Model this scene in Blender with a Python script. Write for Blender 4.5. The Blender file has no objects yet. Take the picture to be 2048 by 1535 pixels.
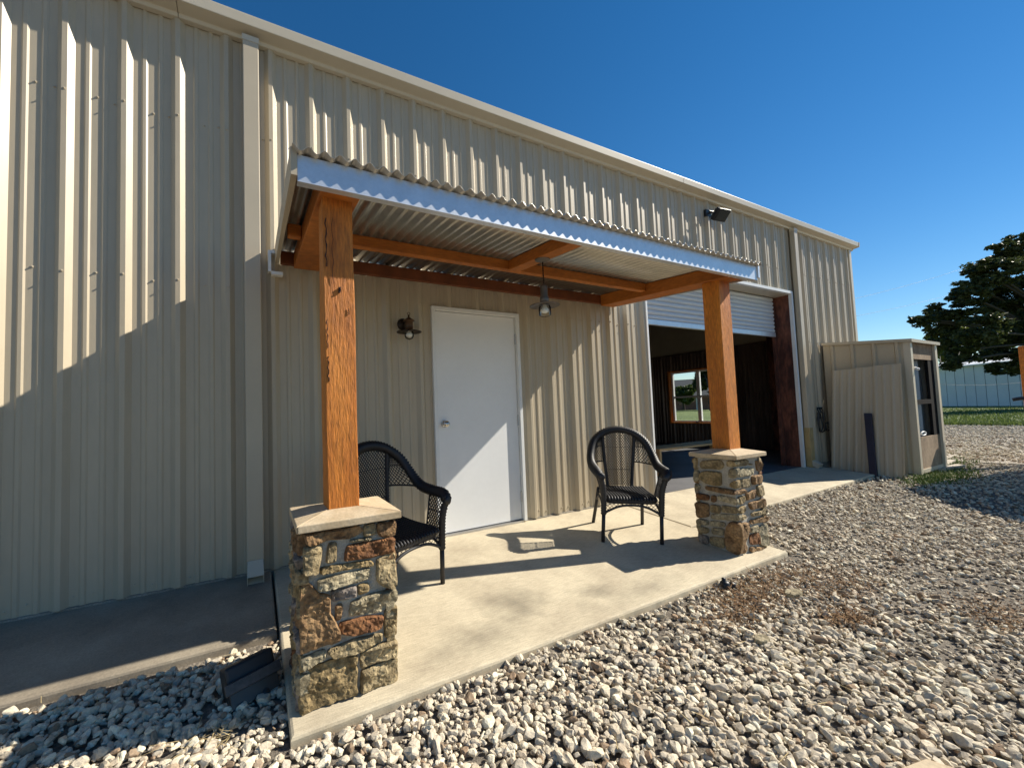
import bpy, bmesh, math, random
import numpy as np
from mathutils import Vector, Matrix, noise
from mathutils.geometry import delaunay_2d_cdt
random.seed(7); rng = np.random.default_rng(7)
SC = bpy.context.scene; COL = SC.collection
# ------------------------------------------------------------------ camera
CF, CX, CY, CZ, YAW, PITCH, ROLL, PPX, PPY = 805.95, -0.1488, -3.4594, 1.1388, 0.48394, 0.04937, -0.03565, -92.23, 12.92
_f = np.array([math.sin(YAW)*math.cos(PITCH), math.cos(YAW)*math.cos(PITCH), math.sin(PITCH)])
_r0 = np.array([math.cos(YAW), -math.sin(YAW), 0.0]); _u0 = np.cross(_r0, _f)
_r = math.cos(ROLL)*_r0 + math.sin(ROLL)*_u0; _u = -math.sin(ROLL)*_r0 + math.cos(ROLL)*_u0
CAMP = np.array([CX, CY, CZ])
cam = bpy.data.cameras.new('camera'); camo = bpy.data.objects.new('camera', cam); COL.objects.link(camo)
cam.sensor_fit = 'HORIZONTAL'; cam.sensor_width = 36; cam.lens = CF/2048*36
cam.shift_x = -PPX/2048; cam.shift_y = PPY/2048; cam.clip_start = 0.05; cam.clip_end = 2000
camo.matrix_world = Matrix(((_r[0], _u[0], -_f[0], CX), (_r[1], _u[1], -_f[1], CY), (_r[2], _u[2], -_f[2], CZ), (0, 0, 0, 1)))
SC.camera = camo
def on_plane(px, py, n, c):                       # a photo pixel (2048 wide) met with a plane n.x = c
    d = _f + _r*(px-1024-PPX)/CF - _u*(py-767.5-PPY)/CF
    n = np.array(n, float); t = (c-n@CAMP)/(n@d); return CAMP+t*d
def at_dist(px, py, dist):                        # point along a pixel's ray at a given depth
    return CAMP + (_f + _r*(px-1024-PPX)/CF - _u*(py-767.5-PPY)/CF)*dist
# ------------------------------------------------------------------ light
SUN_EL, SUN_AZ = math.radians(37.0), math.radians(75.0)      # azimuth from -Y towards +X
SUND = Vector((math.cos(SUN_EL)*math.sin(SUN_AZ), -math.cos(SUN_EL)*math.cos(SUN_AZ), math.sin(SUN_EL)))
W = bpy.data.worlds.new('World'); SC.world = W; W.use_nodes = True
nt = W.node_tree; sky = nt.nodes.new('ShaderNodeTexSky'); sky.sky_type = 'NISHITA'; sky.sun_disc = False
sky.sun_elevation = SUN_EL; sky.sun_rotation = math.atan2(SUND.x, SUND.y)
sky.altitude = 0; sky.air_density = 1.0; sky.dust_density = 0.0; sky.ozone_density = 3.0
bg = nt.nodes['Background']; bg.inputs[1].default_value = 0.067
hs = nt.nodes.new('ShaderNodeHueSaturation'); hs.inputs['Saturation'].default_value = 1.32; nt.links.new(sky.outputs[0], hs.inputs['Color']); nt.links.new(hs.outputs[0], bg.inputs[0])
sl = bpy.data.lights.new('sun', 'SUN'); sl.energy = 5.0; sl.angle = math.radians(0.5); sl.color = (1.0, 0.92, 0.785)
so = bpy.data.objects.new('sun', sl); COL.objects.link(so); so.rotation_euler = SUND.to_track_quat('Z', 'Y').to_euler(); so.location = (8, -6, 9)
SC.view_settings.view_transform = 'Standard'; SC.view_settings.look = 'None'
SC.view_settings.exposure = 0.76; SC.view_settings.gamma = 1.0; SC.view_settings.use_curve_mapping = False
SC.render.engine = 'CYCLES'
# ------------------------------------------------------------------ materials
M = {}
def mat(name, col, rough=0.6, metal=0.0, var=0.12, vscale=6.0, bump=0.0, bscale=60.0, stretch=(1, 1, 1), col2=None, spec=0.5,
        fine=0.0, fscale=200.0, rand=0.0, detail=5.0, bdist=0.01, coords='Object', contrast=None):
    m = bpy.data.materials.new(name); m.use_nodes = True; t = m.node_tree; N = t.nodes; L = t.links
    b = N['Principled BSDF']; b.inputs['Roughness'].default_value = rough; b.inputs['Metallic'].default_value = metal
    b.inputs['Specular IOR Level'].default_value = spec
    tc = N.new('ShaderNodeTexCoord'); mp = N.new('ShaderNodeMapping'); mp.inputs['Scale'].default_value = stretch
    L.new(tc.outputs[coords], mp.inputs[0])
    oi = N.new('ShaderNodeObjectInfo')
    off = N.new('ShaderNodeVectorMath'); off.operation = 'MULTIPLY_ADD'; L.new(oi.outputs['Random'], off.inputs[0])
    off.inputs[1].default_value = (37, 51, 23); L.new(mp.outputs[0], off.inputs[2])
    n1 = N.new('ShaderNodeTexNoise'); n1.inputs['Scale'].default_value = vscale; n1.inputs['Detail'].default_value = detail; n1.inputs['Roughness'].default_value = 0.6
    L.new(off.outputs[0], n1.inputs[0])
    ramp = N.new('ShaderNodeValToRGB'); lo, hi = contrast or (0.32, 0.68); ramp.color_ramp.elements[0].position = lo; ramp.color_ramp.elements[1].position = hi
    c = np.array(col); c2 = np.array(col2) if col2 is not None else c*(1+var)
    c1 = c if col2 is not None else c*(1-var)
    ramp.color_ramp.elements[0].color = (*np.clip(c1, 0, 1), 1); ramp.color_ramp.elements[1].color = (*np.clip(c2, 0, 1), 1)
    L.new(n1.outputs[0], ramp.inputs[0]); out = ramp.outputs[0]
    if fine > 0:
        n3 = N.new('ShaderNodeTexNoise'); n3.inputs['Scale'].default_value = fscale; n3.inputs['Detail'].default_value = 4; L.new(off.outputs[0], n3.inputs[0])
        mr = N.new('ShaderNodeMapRange'); mr.inputs[1].default_value = 0.3; mr.inputs[2].default_value = 0.7; mr.inputs[3].default_value = 1-fine; mr.inputs[4].default_value = 1+fine
        L.new(n3.outputs[0], mr.inputs[0])
        mx = N.new('ShaderNodeMix'); mx.data_type = 'RGBA'; mx.blend_type = 'MULTIPLY'; mx.inputs[0].default_value = 1.0
        L.new(out, mx.inputs[6]); L.new(mr.outputs[0], mx.inputs[7]); out = mx.outputs[2]
    if rand > 0:
        mr = N.new('ShaderNodeMapRange'); mr.inputs[3].default_value = 1-rand; mr.inputs[4].default_value = 1+rand; L.new(oi.outputs['Random'], mr.inputs[0])
        mx = N.new('ShaderNodeMix'); mx.data_type = 'RGBA'; mx.blend_type = 'MULTIPLY'; mx.inputs[0].default_value = 1.0
        L.new(out, mx.inputs[6]); L.new(mr.outputs[0], mx.inputs[7]); out = mx.outputs[2]
    L.new(out, b.inputs['Base Color'])
    if bump > 0:
        n2 = N.new('ShaderNodeTexNoise'); n2.inputs['Scale'].default_value = bscale; n2.inputs['Detail'].default_value = 6; n2.inputs['Roughness'].default_value = 0.65
        L.new(off.outputs[0], n2.inputs[0])
        bp = N.new('ShaderNodeBump'); bp.inputs['Strength'].default_value = bump; bp.inputs['Distance'].default_value = bdist
        L.new(n2.outputs[0], bp.inputs['Height']); L.new(bp.outputs[0], b.inputs['Normal'])
    M[name] = m; return m
mat('tan_metal', (0.455, 0.39, 0.285), 0.42, var=0.05, vscale=1.5, fine=0.03, fscale=30, stretch=(1, 1, 0.25), bump=0.05, bscale=8, bdist=0.01)
mat('tan_trim', (0.475, 0.41, 0.305), 0.4, var=0.05, vscale=2)
mat('tan_trim_light', (0.56, 0.50, 0.39), 0.4, var=0.04, vscale=2)
mat('yellow_tan', (0.42, 0.30, 0.13), 0.55, var=0.12, vscale=8)
mat('door_white', (0.78, 0.79, 0.79), 0.38, var=0.02, vscale=3, fine=0.012, fscale=25)
mat('trim_white', (0.74, 0.75, 0.74), 0.4, var=0.03, vscale=6)
mat('shutter_white', (0.62, 0.65, 0.68), 0.35, var=0.05, vscale=3)
mat('galvanised', (0.66, 0.69, 0.73), 0.38, 0.55, var=0.06, vscale=9, fine=0.04, fscale=60)
mat('galvanised_roof', (0.43, 0.41, 0.365), 0.30, 0.75, var=0.08, vscale=5, fine=0.05, fscale=40)
mat('cedar', (0.40, 0.115, 0.010), 0.62, var=0.25, vscale=7, stretch=(1, 1, 0.16), fine=0.28, fscale=120, bump=1.0, bscale=80, bdist=0.007, col2=(0.60, 0.21, 0.025))
mat('cedar_beam', (0.33, 0.10, 0.011), 0.6, var=0.25, vscale=9, stretch=(0.2, 0.2, 1), fine=0.2, fscale=90, bump=0.5, bscale=45, bdist=0.004, col2=(0.47, 0.155, 0.022))
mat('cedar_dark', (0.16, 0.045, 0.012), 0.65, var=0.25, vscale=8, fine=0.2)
mat('crack_dark', (0.03, 0.015, 0.012), 0.9)
mat('concrete', (0.44, 0.385, 0.29), 0.85, vscale=2.6, col2=(0.56, 0.50, 0.385), fine=0.12, fscale=130, bump=0.35, bscale=170, bdist=0.004, contrast=(0.3, 0.62))
mat('concrete_shaded', (0.19, 0.16, 0.12), 0.88, vscale=2.5, col2=(0.33, 0.285, 0.215), fine=0.15, fscale=110, bump=0.35, bscale=150, bdist=0.004)  # darker copy of the concrete; the left walkway's shade is put in its colour
mat('foundation', (0.22, 0.20, 0.165), 0.92, vscale=9, col2=(0.34, 0.31, 0.26), fine=0.25, fscale=90, bump=0.8, bscale=60, bdist=0.01)
mat('mortar', (0.36, 0.33, 0.275), 0.95, vscale=14, col2=(0.50, 0.47, 0.40), fine=0.2, fscale=120, bump=1.0, bscale=70, bdist=0.01)
for i, (a, b_) in enumerate([((0.17, 0.125, 0.062), (0.38, 0.30, 0.17)), ((0.13, 0.07, 0.03), (0.32, 0.20, 0.095)), ((0.20, 0.165, 0.10), (0.42, 0.36, 0.235)),
                             ((0.14, 0.115, 0.095), (0.31, 0.265, 0.225)), ((0.105, 0.042, 0.016), (0.255, 0.115, 0.042)), ((0.16, 0.115, 0.05), (0.35, 0.255, 0.125))]):
    mat('stone_%d' % i, a, 0.9, vscale=13, col2=b_, fine=0.45, fscale=60, bump=1.0, bscale=55, bdist=0.012, rand=0.12, detail=9, contrast=(0.36, 0.64))
mat('flagstone', (0.40, 0.305, 0.185), 0.8, vscale=9, col2=(0.54, 0.44, 0.30), fine=0.12, fscale=90, bump=0.4, bscale=60, bdist=0.005, rand=0.08)
mat('wicker', (0.012, 0.012, 0.015), 0.55, var=0.3, vscale=40, spec=0.55)
mat('wicker_seat', (0.014, 0.014, 0.019), 0.45, var=0.3, vscale=30, bump=0.8, bscale=90, bdist=0.006, stretch=(1, 0.3, 1))
mat('bronze', (0.035, 0.022, 0.014), 0.45, 0.5, var=0.3, vscale=15)
mat('bronze_warm', (0.10, 0.055, 0.028), 0.42, 0.6, var=0.3, vscale=20)
mat('pewter', (0.16, 0.14, 0.125), 0.4, 0.6, var=0.2, vscale=15)
mat('bulb', (0.80, 0.78, 0.72), 0.35, var=0.02)
mat('chrome', (0.62, 0.61, 0.58), 0.18, 1.0, var=0.02)
mat('steel', (0.50, 0.50, 0.50), 0.35, 0.8, var=0.1)
mat('black_plastic', (0.012, 0.013, 0.016), 0.45, var=0.2)
mat('grey_plastic', (0.045, 0.047, 0.05), 0.5, var=0.2, fine=0.3, fscale=60)
mat('black_frame', (0.012, 0.012, 0.013), 0.95, var=0.2, spec=0.1)
mat('lamp_glass', (0.03, 0.033, 0.034), 0.35, var=0.2)
mat('red_primer', (0.045, 0.012, 0.008), 0.7, vscale=5, col2=(0.15, 0.05, 0.028), contrast=(0.44, 0.6), fine=0.4, fscale=30, stretch=(1, 1, 0.3), bump=0.3, bscale=20)
mat('liner', (0.09, 0.062, 0.048), 0.4, 0.5, vscale=3, col2=(0.20, 0.155, 0.13), stretch=(1, 1, 0.2), fine=0.2)
mat('insulation', (0.34, 0.31, 0.23), 0.7, var=0.12, vscale=1.5, bump=0.3, bscale=3, bdist=0.05)
mat('interior_floor', (0.11, 0.11, 0.115), 0.6, var=0.2, vscale=2, fine=0.1, fscale=60)
mat('plywood', (0.22, 0.15, 0.09), 0.8, vscale=6, col2=(0.36, 0.26, 0.17), fine=0.25, fscale=50, stretch=(1, 1, 0.4))
mat('pine', (0.50, 0.33, 0.15), 0.65, var=0.15, vscale=8, fine=0.12, stretch=(0.3, 1, 1))
mat('old_board', (0.38, 0.33, 0.26), 0.85, var=0.2, vscale=8, fine=0.2)
mat('navy_paint', (0.012, 0.014, 0.035), 0.5, var=0.2)
mat('pale_steel', (0.36, 0.40, 0.43), 0.45, 0.2, var=0.1, vscale=3)
mat('barn_white', (0.62, 0.68, 0.70), 0.5, var=0.05, vscale=0.5)
mat('barn_roof', (0.80, 0.80, 0.78), 0.45, var=0.04)
mat('brick_wall', (0.26, 0.13, 0.09), 0.9, var=0.2, vscale=4)
mat('shingle', (0.085, 0.09, 0.09), 0.9, var=0.15, vscale=3, fine=0.2, fscale=30)
mat('dark_glass', (0.03, 0.035, 0.04), 0.1, var=0.1)
mat('bark', (0.05, 0.04, 0.03), 0.9, var=0.3, vscale=9, bump=0.8, bscale=20, bdist=0.03)
mat('wire', (0.05, 0.05, 0.055), 0.6, var=0.1)
mat('dirt', (0.135, 0.115, 0.09), 0.95, vscale=1.2, col2=(0.24, 0.21, 0.17), fine=0.4, fscale=55, bump=1.0, bscale=50, bdist=0.03)
mat('far_gravel', (0.25, 0.22, 0.175), 0.95, vscale=1.3, col2=(0.44, 0.39, 0.32), fine=0.6, fscale=28, bump=1.0, bscale=26, bdist=0.05)
mat('lawn', (0.07, 0.11, 0.022), 0.95, vscale=0.35, col2=(0.15, 0.19, 0.045), fine=0.35, fscale=12, bump=1.0, bscale=14, bdist=0.08)
mat('litter', (0.12, 0.055, 0.02), 0.9, vscale=30, col2=(0.26, 0.15, 0.06), rand=0.2)
mat('straw', (0.40, 0.30, 0.14), 0.85, vscale=30, col2=(0.52, 0.42, 0.22))
mat('weed', (0.07, 0.12, 0.02), 0.8, vscale=6, col2=(0.17, 0.22, 0.05))
def gravel_mat():
    m = bpy.data.materials.new('limestone'); m.use_nodes = True; t = m.node_tree; N = t.nodes; L = t.links; b = N['Principled BSDF']
    b.inputs['Roughness'].default_value = 0.92; b.inputs['Specular IOR Level'].default_value = 0.25
    at = N.new('ShaderNodeObjectInfo')
    ramp = N.new('ShaderNodeValToRGB'); e = ramp.color_ramp; e.elements[0].color = (0.240, 0.180, 0.120, 1); e.elements[1].color = (0.780, 0.732, 0.576, 1)
    for p_, c_ in ((0.05, (0.324, 0.228, 0.150, 1)), (0.09, (0.480, 0.408, 0.306, 1)), (0.45, (0.624, 0.546, 0.420, 1)), (0.62, (0.504, 0.450, 0.360, 1)), (0.8, (0.720, 0.624, 0.462, 1))):
        q = e.elements.new(p_); q.color = c_
    L.new(at.outputs['Random'], ramp.inputs[0])
    tc = N.new('ShaderNodeTexCoord'); n = N.new('ShaderNodeTexNoise'); n.inputs['Scale'].default_value = 2.2; n.inputs['Detail'].default_value = 7
    n.inputs['Roughness'].default_value = 0.7
    ad = N.new('ShaderNodeVectorMath'); ad.operation = 'MULTIPLY_ADD'; L.new(at.outputs['Random'], ad.inputs[0]); ad.inputs[1].default_value = (41, 17, 29); L.new(tc.outputs['Object'], ad.inputs[2])
    L.new(ad.outputs[0], n.inputs[0])
    mr = N.new('ShaderNodeMapRange'); mr.inputs[1].default_value = 0.3; mr.inputs[2].default_value = 0.7; mr.inputs[3].default_value = 0.68; mr.inputs[4].default_value = 1.18; L.new(n.outputs[0], mr.inputs[0])
    mx = N.new('ShaderNodeMix'); mx.data_type = 'RGBA'; mx.blend_type = 'MULTIPLY'; mx.inputs[0].default_value = 1; L.new(ramp.outputs[0], mx.inputs[6]); L.new(mr.outputs[0], mx.inputs[7])
    L.new(mx.outputs[2], b.inputs['Base Color'])
    bp = N.new('ShaderNodeBump'); bp.inputs['Strength'].default_value = 0.6; bp.inputs['Distance'].default_value = 0.006; L.new(n.outputs[0], bp.inputs['Height']); L.new(bp.outputs[0], b.inputs['Normal'])
    M['limestone'] = m
gravel_mat()
def glass_mat():
    m = bpy.data.materials.new('clear_glass'); m.use_nodes = True; t = m.node_tree; N = t.nodes; L = t.links; N.remove(N['Principled BSDF'])
    tr = N.new('ShaderNodeBsdfTransparent'); tr.inputs[0].default_value = (0.92, 0.94, 0.94, 1); gl = N.new('ShaderNodeBsdfGlossy'); gl.inputs['Roughness'].default_value = 0.03
    fr = N.new('ShaderNodeFresnel'); fr.inputs[0].default_value = 1.35; mx = N.new('ShaderNodeMixShader'); L.new(fr.outputs[0], mx.inputs[0]); L.new(tr.outputs[0], mx.inputs[1]); L.new(gl.outputs[0], mx.inputs[2])
    L.new(mx.outputs[0], N['Material Output'].inputs[0]); M['clear_glass'] = m
glass_mat()
def leaf_mat(name, c1, c2):
    m = bpy.data.materials.new(name); m.use_nodes = True; t = m.node_tree; N = t.nodes; L = t.links; b = N['Principled BSDF']
    b.inputs['Roughness'].default_value = 0.5; b.inputs['Specular IOR Level'].default_value = 0.35
    g = N.new('ShaderNodeNewGeometry'); ramp = N.new('ShaderNodeValToRGB'); ramp.color_ramp.elements[0].color = (*c1, 1); ramp.color_ramp.elements[1].color = (*c2, 1)
    L.new(g.outputs['Random Per Island'], ramp.inputs[0]); L.new(ramp.outputs[0], b.inputs['Base Color'])
    tl = N.new('ShaderNodeBsdfTranslucent'); L.new(ramp.outputs[0], tl.inputs[0]); mx = N.new('ShaderNodeMixShader'); mx.inputs[0].default_value = 0.3
    L.new(b.outputs[0], mx.inputs[1]); L.new(tl.outputs[0], mx.inputs[2]); L.new(mx.outputs[0], N['Material Output'].inputs[0]); M[name] = m
leaf_mat('oak_leaf', (0.03, 0.042, 0.012), (0.075, 0.09, 0.028))
leaf_mat('pale_leaf', (0.085, 0.11, 0.02), (0.19, 0.21, 0.05))
leaf_mat('green_leaf', (0.04, 0.07, 0.015), (0.09, 0.13, 0.03))
leaf_mat('grass_blade', (0.06, 0.10, 0.02), (0.17, 0.21, 0.06))
# ------------------------------------------------------------------ mesh helpers
ORG = {}
class MB:
    def __init__(s): s.v = []; s.f = []
    def add(s, vs, fs):
        o = len(s.v); s.v += [tuple(map(float, v)) for v in vs]; s.f += [tuple(i+o for i in f) for f in fs]; return s
    def hexa(s, b, t):                              # 4 bottom, 4 top points, same winding
        return s.add(list(b)+list(t), [(3, 2, 1, 0), (4, 5, 6, 7), (0, 1, 5, 4), (1, 2, 6, 5), (2, 3, 7, 6), (3, 0, 4, 7)])
    def box(s, x0, x1, y0, y1, z0, z1):
        return s.hexa([(x0, y0, z0), (x1, y0, z0), (x1, y1, z0), (x0, y1, z0)], [(x0, y0, z1), (x1, y0, z1), (x1, y1, z1), (x0, y1, z1)])
    def obox(s, c, ax, ay, az):                     # centre and three half-axis vectors
        c, ax, ay, az = map(Vector, (c, ax, ay, az))
        return s.hexa([c-ax-ay-az, c+ax-ay-az, c+ax+ay-az, c-ax+ay-az], [c-ax-ay+az, c+ax-ay+az, c+ax+ay+az, c-ax+ay+az])
    def prism(s, poly, fn0, fn1):                   # poly of 2d points, two functions to 3d
        n = len(poly); vs = [fn0(*p) for p in poly]+[fn1(*p) for p in poly]
        return s.add(vs, [tuple(range(n-1, -1, -1)), tuple(range(n, 2*n))]+[(i, (i+1) % n, n+(i+1) % n, n+i) for i in range(n)])
    def tube(s, pts, r, n=8, cap=True):
        pts = [Vector(p) for p in pts]; k = len(pts); rs = r if hasattr(r, '__len__') else [r]*k
        t0 = (pts[1]-pts[0]).normalized(); a = Vector((0, 0, 1)) if abs(t0.z) < 0.9 else Vector((1, 0, 0)); nrm = (a-t0*a.dot(t0)).normalized(); vs = []
        for i, p in enumerate(pts):
            t = (pts[min(i+1, k-1)]-pts[max(i-1, 0)]).normalized(); nrm = (nrm-t*nrm.dot(t)).normalized(); b = t.cross(nrm)
            for j in range(n):
                an = 2*math.pi*j/n; vs.append(p+(nrm*math.cos(an)+b*math.sin(an))*rs[i])
        fs = [(i*n+j, i*n+(j+1) % n, (i+1)*n+(j+1) % n, (i+1)*n+j) for i in range(k-1) for j in range(n)]
        if cap: fs += [tuple(range(n-1, -1, -1)), tuple((k-1)*n+j for j in range(n))]
        return s.add(vs, fs)
    def lathe(s, prof, c, n=20, axis='z'):          # profile of (radius, height)
        vs = []
        for (r, h) in prof:
            for j in range(n):
                a = 2*math.pi*j/n; p = (r*math.cos(a), r*math.sin(a), h) if axis == 'z' else (r*math.cos(a), -h, r*math.sin(a))
                vs.append((c[0]+p[0], c[1]+p[1], c[2]+p[2]))
        k = len(prof)
        return s.add(vs, [(i*n+j, i*n+(j+1) % n, (i+1)*n+(j+1) % n, (i+1)*n+j) for i in range(k-1) for j in range(n)])
    def grid(s, nu, nv, fn):
        vs = [fn(i/nu, j/nv) for j in range(nv+1) for i in range(nu+1)]
        return s.add(vs, [(j*(nu+1)+i, j*(nu+1)+i+1, (j+1)*(nu+1)+i+1, (j+1)*(nu+1)+i) for j in range(nv) for i in range(nu)])
    def build(s, name, m, parent=None, smooth=False, bevel=0.0, kind=None):
        me = bpy.data.meshes.new(name); o3 = ORG.get(parent.name if parent else None, (0, 0, 0))
        me.from_pydata([(a-o3[0], b-o3[1], c-o3[2]) for a, b, c in s.v], [], s.f); me.materials.append(M[m] if isinstance(m, str) else m)
        bm = bmesh.new(); bm.from_mesh(me); bmesh.ops.recalc_face_normals(bm, faces=bm.faces); bm.to_mesh(me); bm.free()
        if smooth: me.polygons.foreach_set('use_smooth', [True]*len(me.polygons))
        ob = bpy.data.objects.new(name, me); COL.objects.link(ob)
        if parent: ob.parent = parent; ORG[ob.name] = o3
        if bevel:
            b = ob.modifiers.new('bevel', 'BEVEL'); b.width = bevel; b.segments = 2; b.limit_method = 'ANGLE'; b.angle_limit = math.radians(40)
        if kind: ob['kind'] = kind
        return ob
def box(*a): return MB().box(*a)
def tag(o, label=None, cat=None, group=None, kind=None):
    if label: o['label'] = label
    if cat: o['category'] = cat
    if group: o['group'] = group
    if kind: o['kind'] = kind
    return o
def thing(name, loc, label, cat, group=None, rz=0.0):
    o = bpy.data.objects.new(name, None); COL.objects.link(o); o.empty_display_size = 0.1; o.location = loc; o.rotation_euler = (0, 0, rz)
    ORG[o.name] = tuple(loc); return tag(o, label, cat, group)
def local(name, label, cat, loc, rz, group=None):           # a thing whose parts are given in its own coordinates
    o = thing(name, loc, label, cat, group, rz); ORG[o.name] = (0, 0, 0); return o
# ------------------------------------------------------------------ the ground
def slab_z(y): return -0.012+0.075*min(y, 0.0)
def ground_z(x, y):
    a = min(max((-0.85-y)/1.05, (x-9.5)/2.5, 0), 1); z = -0.115-0.085*a-(0.012 if x > 12 else 0)
    return z+0.012*noise.noise(Vector((x*0.8, y*0.8, 0)))*(1 if x < 10.5 and math.hypot(x, y) < 14 else 0)
def sheet(name, xs, ys, m, dz=0.0, hole=None):
    mb = MB(); nx, ny = len(xs)-1, len(ys)-1
    mb.v = [(x, y, ground_z(x, y)+dz) for y in ys for x in xs]
    mb.f = [(j*(nx+1)+i, j*(nx+1)+i+1, (j+1)*(nx+1)+i+1, (j+1)*(nx+1)+i) for j in range(ny) for i in range(nx)]
    return tag(mb.build(name, m, smooth=True), kind='structure')
sheet('ground', [-300, -60, -20]+list(np.linspace(-8, 30, 96))+[60, 150, 600], [-300, -60, -20, -10]+list(np.linspace(-7, 3, 41))+[8, 20, 60, 150, 600], 'dirt')
g = MB(); g.add([(x, y, -0.185+0.0) for x, y in ((13.5, -7), (26.2, -7), (24.6, 1.6), (23.8, 4.5), (13.0, 4.5), (11.8, -0.5))], [(0, 1, 2, 3, 4, 5)])
tag(g.build('gravel_road', 'far_gravel'), kind='structure')
lw = MB(); lw.add([(x, y, -0.178) for x, y in ((26.0, -40), (600, -40), (600, 600), (-100, 600), (-100, 14), (11, 13), (11.5, 4.5), (13, 4.6), (23.8, 4.4), (24.6, 1.6))], [tuple(range(10))])
tag(lw.build('lawn', 'lawn'), kind='structure')
def slab_edge(poly, depth=0.3, rim=0.014):
    m = MB(); n = len(poly); cx = sum(p[0] for p in poly)/n; cy = sum(p[1] for p in poly)/n
    def inset(d):
        out = []
        for i in range(n):
            a, b, c = Vector(poly[i-1]), Vector(poly[i]), Vector(poly[(i+1) % n]); e1 = (b-a).normalized(); e2 = (c-b).normalized()
            n1 = Vector((-e1.y, e1.x)); n2 = Vector((-e2.y, e2.x)); k = (n1+n2)/max(1+n1.dot(n2), 0.2); out.append(b+k*d)
        return out
    rings = [(inset(rim*1.0), 0.0), (inset(rim*0.3), -rim*0.3), (inset(0), -rim), (inset(0), -depth)]
    vs = []; 
    for pts, dz in rings: vs += [(q.x, q.y, slab_z(q.y)+dz) for q in pts]
    fs = [tuple(range(n))]+[(k*n+i, k*n+(i+1) % n, (k+1)*n+(i+1) % n, (k+1)*n+i) for k in range(3) for i in range(n)]
    return m.add(vs, fs)
def concrete_mat():
    # broom-finished concrete: fine streaks across the slab, scuffs and a few stains
    m = mat('concrete_broom', (0.39, 0.33, 0.235), 0.86, vscale=2.3, col2=(0.55, 0.48, 0.345), fine=0.10, fscale=140, bump=0.3, bscale=190, bdist=0.004, contrast=(0.3, 0.6))
    t = m.node_tree; N = t.nodes; L = t.links; b = N['Principled BSDF']
    src = b.inputs['Base Color'].links[0].from_socket
    tc = N.new('ShaderNodeTexCoord'); mp = N.new('ShaderNodeMapping'); mp.inputs['Rotation'].default_value = (0, 0, 0.5); mp.inputs['Scale'].default_value = (14, 160, 1); L.new(tc.outputs['Object'], mp.inputs[0])
    n = N.new('ShaderNodeTexNoise'); n.inputs['Scale'].default_value = 1.0; n.inputs['Detail'].default_value = 3; L.new(mp.outputs[0], n.inputs[0])
    mr = N.new('ShaderNodeMapRange'); mr.inputs[1].default_value = 0.35; mr.inputs[2].default_value = 0.65; mr.inputs[3].default_value = 0.87; mr.inputs[4].default_value = 1.09; L.new(n.outputs[0], mr.inputs[0])
    mx = N.new('ShaderNodeMix'); mx.data_type = 'RGBA'; mx.blend_type = 'MULTIPLY'; mx.inputs[0].default_value = 1; L.new(src, mx.inputs[6]); L.new(mr.outputs[0], mx.inputs[7])
    out = mx.outputs[2]
    for (sx, sy, cx, cy, dark) in ((2.4, 3.4, 1.30, -1.22, 0.5), (1.4, 4.2, 0.95, -1.42, 0.6), (1.3, 4.5, 2.2, -1.50, 0.68), (3.0, 5.5, 1.85, -1.36, 0.66)):     # stains on the porch
        m2 = N.new('ShaderNodeMapping'); m2.inputs['Location'].default_value = (-cx*sx, -cy*sy, 0); m2.inputs['Scale'].default_value = (sx, sy, 0); L.new(tc.outputs['Object'], m2.inputs[0])
        nz = N.new('ShaderNodeTexNoise'); nz.inputs['Scale'].default_value = 7; nz.inputs['Detail'].default_value = 4; L.new(tc.outputs['Object'], nz.inputs[0])
        ln = N.new('ShaderNodeVectorMath'); ln.operation = 'LENGTH'; L.new(m2.outputs[0], ln.inputs[0])
        ad = N.new('ShaderNodeMath'); ad.operation = 'MULTIPLY_ADD'; L.new(nz.outputs[0], ad.inputs[0]); ad.inputs[1].default_value = 0.9; L.new(ln.outputs['Value'], ad.inputs[2])
        r2 = N.new('ShaderNodeMapRange'); r2.inputs[1].default_value = 0.45; r2.inputs[2].default_value = 1.15; r2.inputs[3].default_value = dark; r2.inputs[4].default_value = 1.0; L.new(ad.outputs[0], r2.inputs[0])
        mq = N.new('ShaderNodeMix'); mq.data_type = 'RGBA'; mq.blend_type = 'MULTIPLY'; mq.inputs[0].default_value = 1; L.new(out, mq.inputs[6]); L.new(r2.outputs[0], mq.inputs[7]); out = mq.outputs[2]
    L.new(out, b.inputs['Base Color'])
concrete_mat()
tag(slab_edge([(-0.033, -1.64), (3.80, -1.64), (3.80, -0.93), (3.636, -0.92), (3.636, 0.02), (-0.033, 0.02)]).build('porch_pavement', 'concrete_broom'), kind='structure')
tag(slab_edge([(3.646, -0.90), (8.32, -0.80), (8.32, 0.02), (3.646, 0.02)]).build('apron_pavement', 'concrete_broom'), kind='structure')
tag(slab_edge([(-5.0, -0.90), (-0.047, -0.86), (-0.047, 0.02), (-5.0, 0.02)]).build('walkway_pavement', 'concrete_shaded'), kind='structure')
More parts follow.
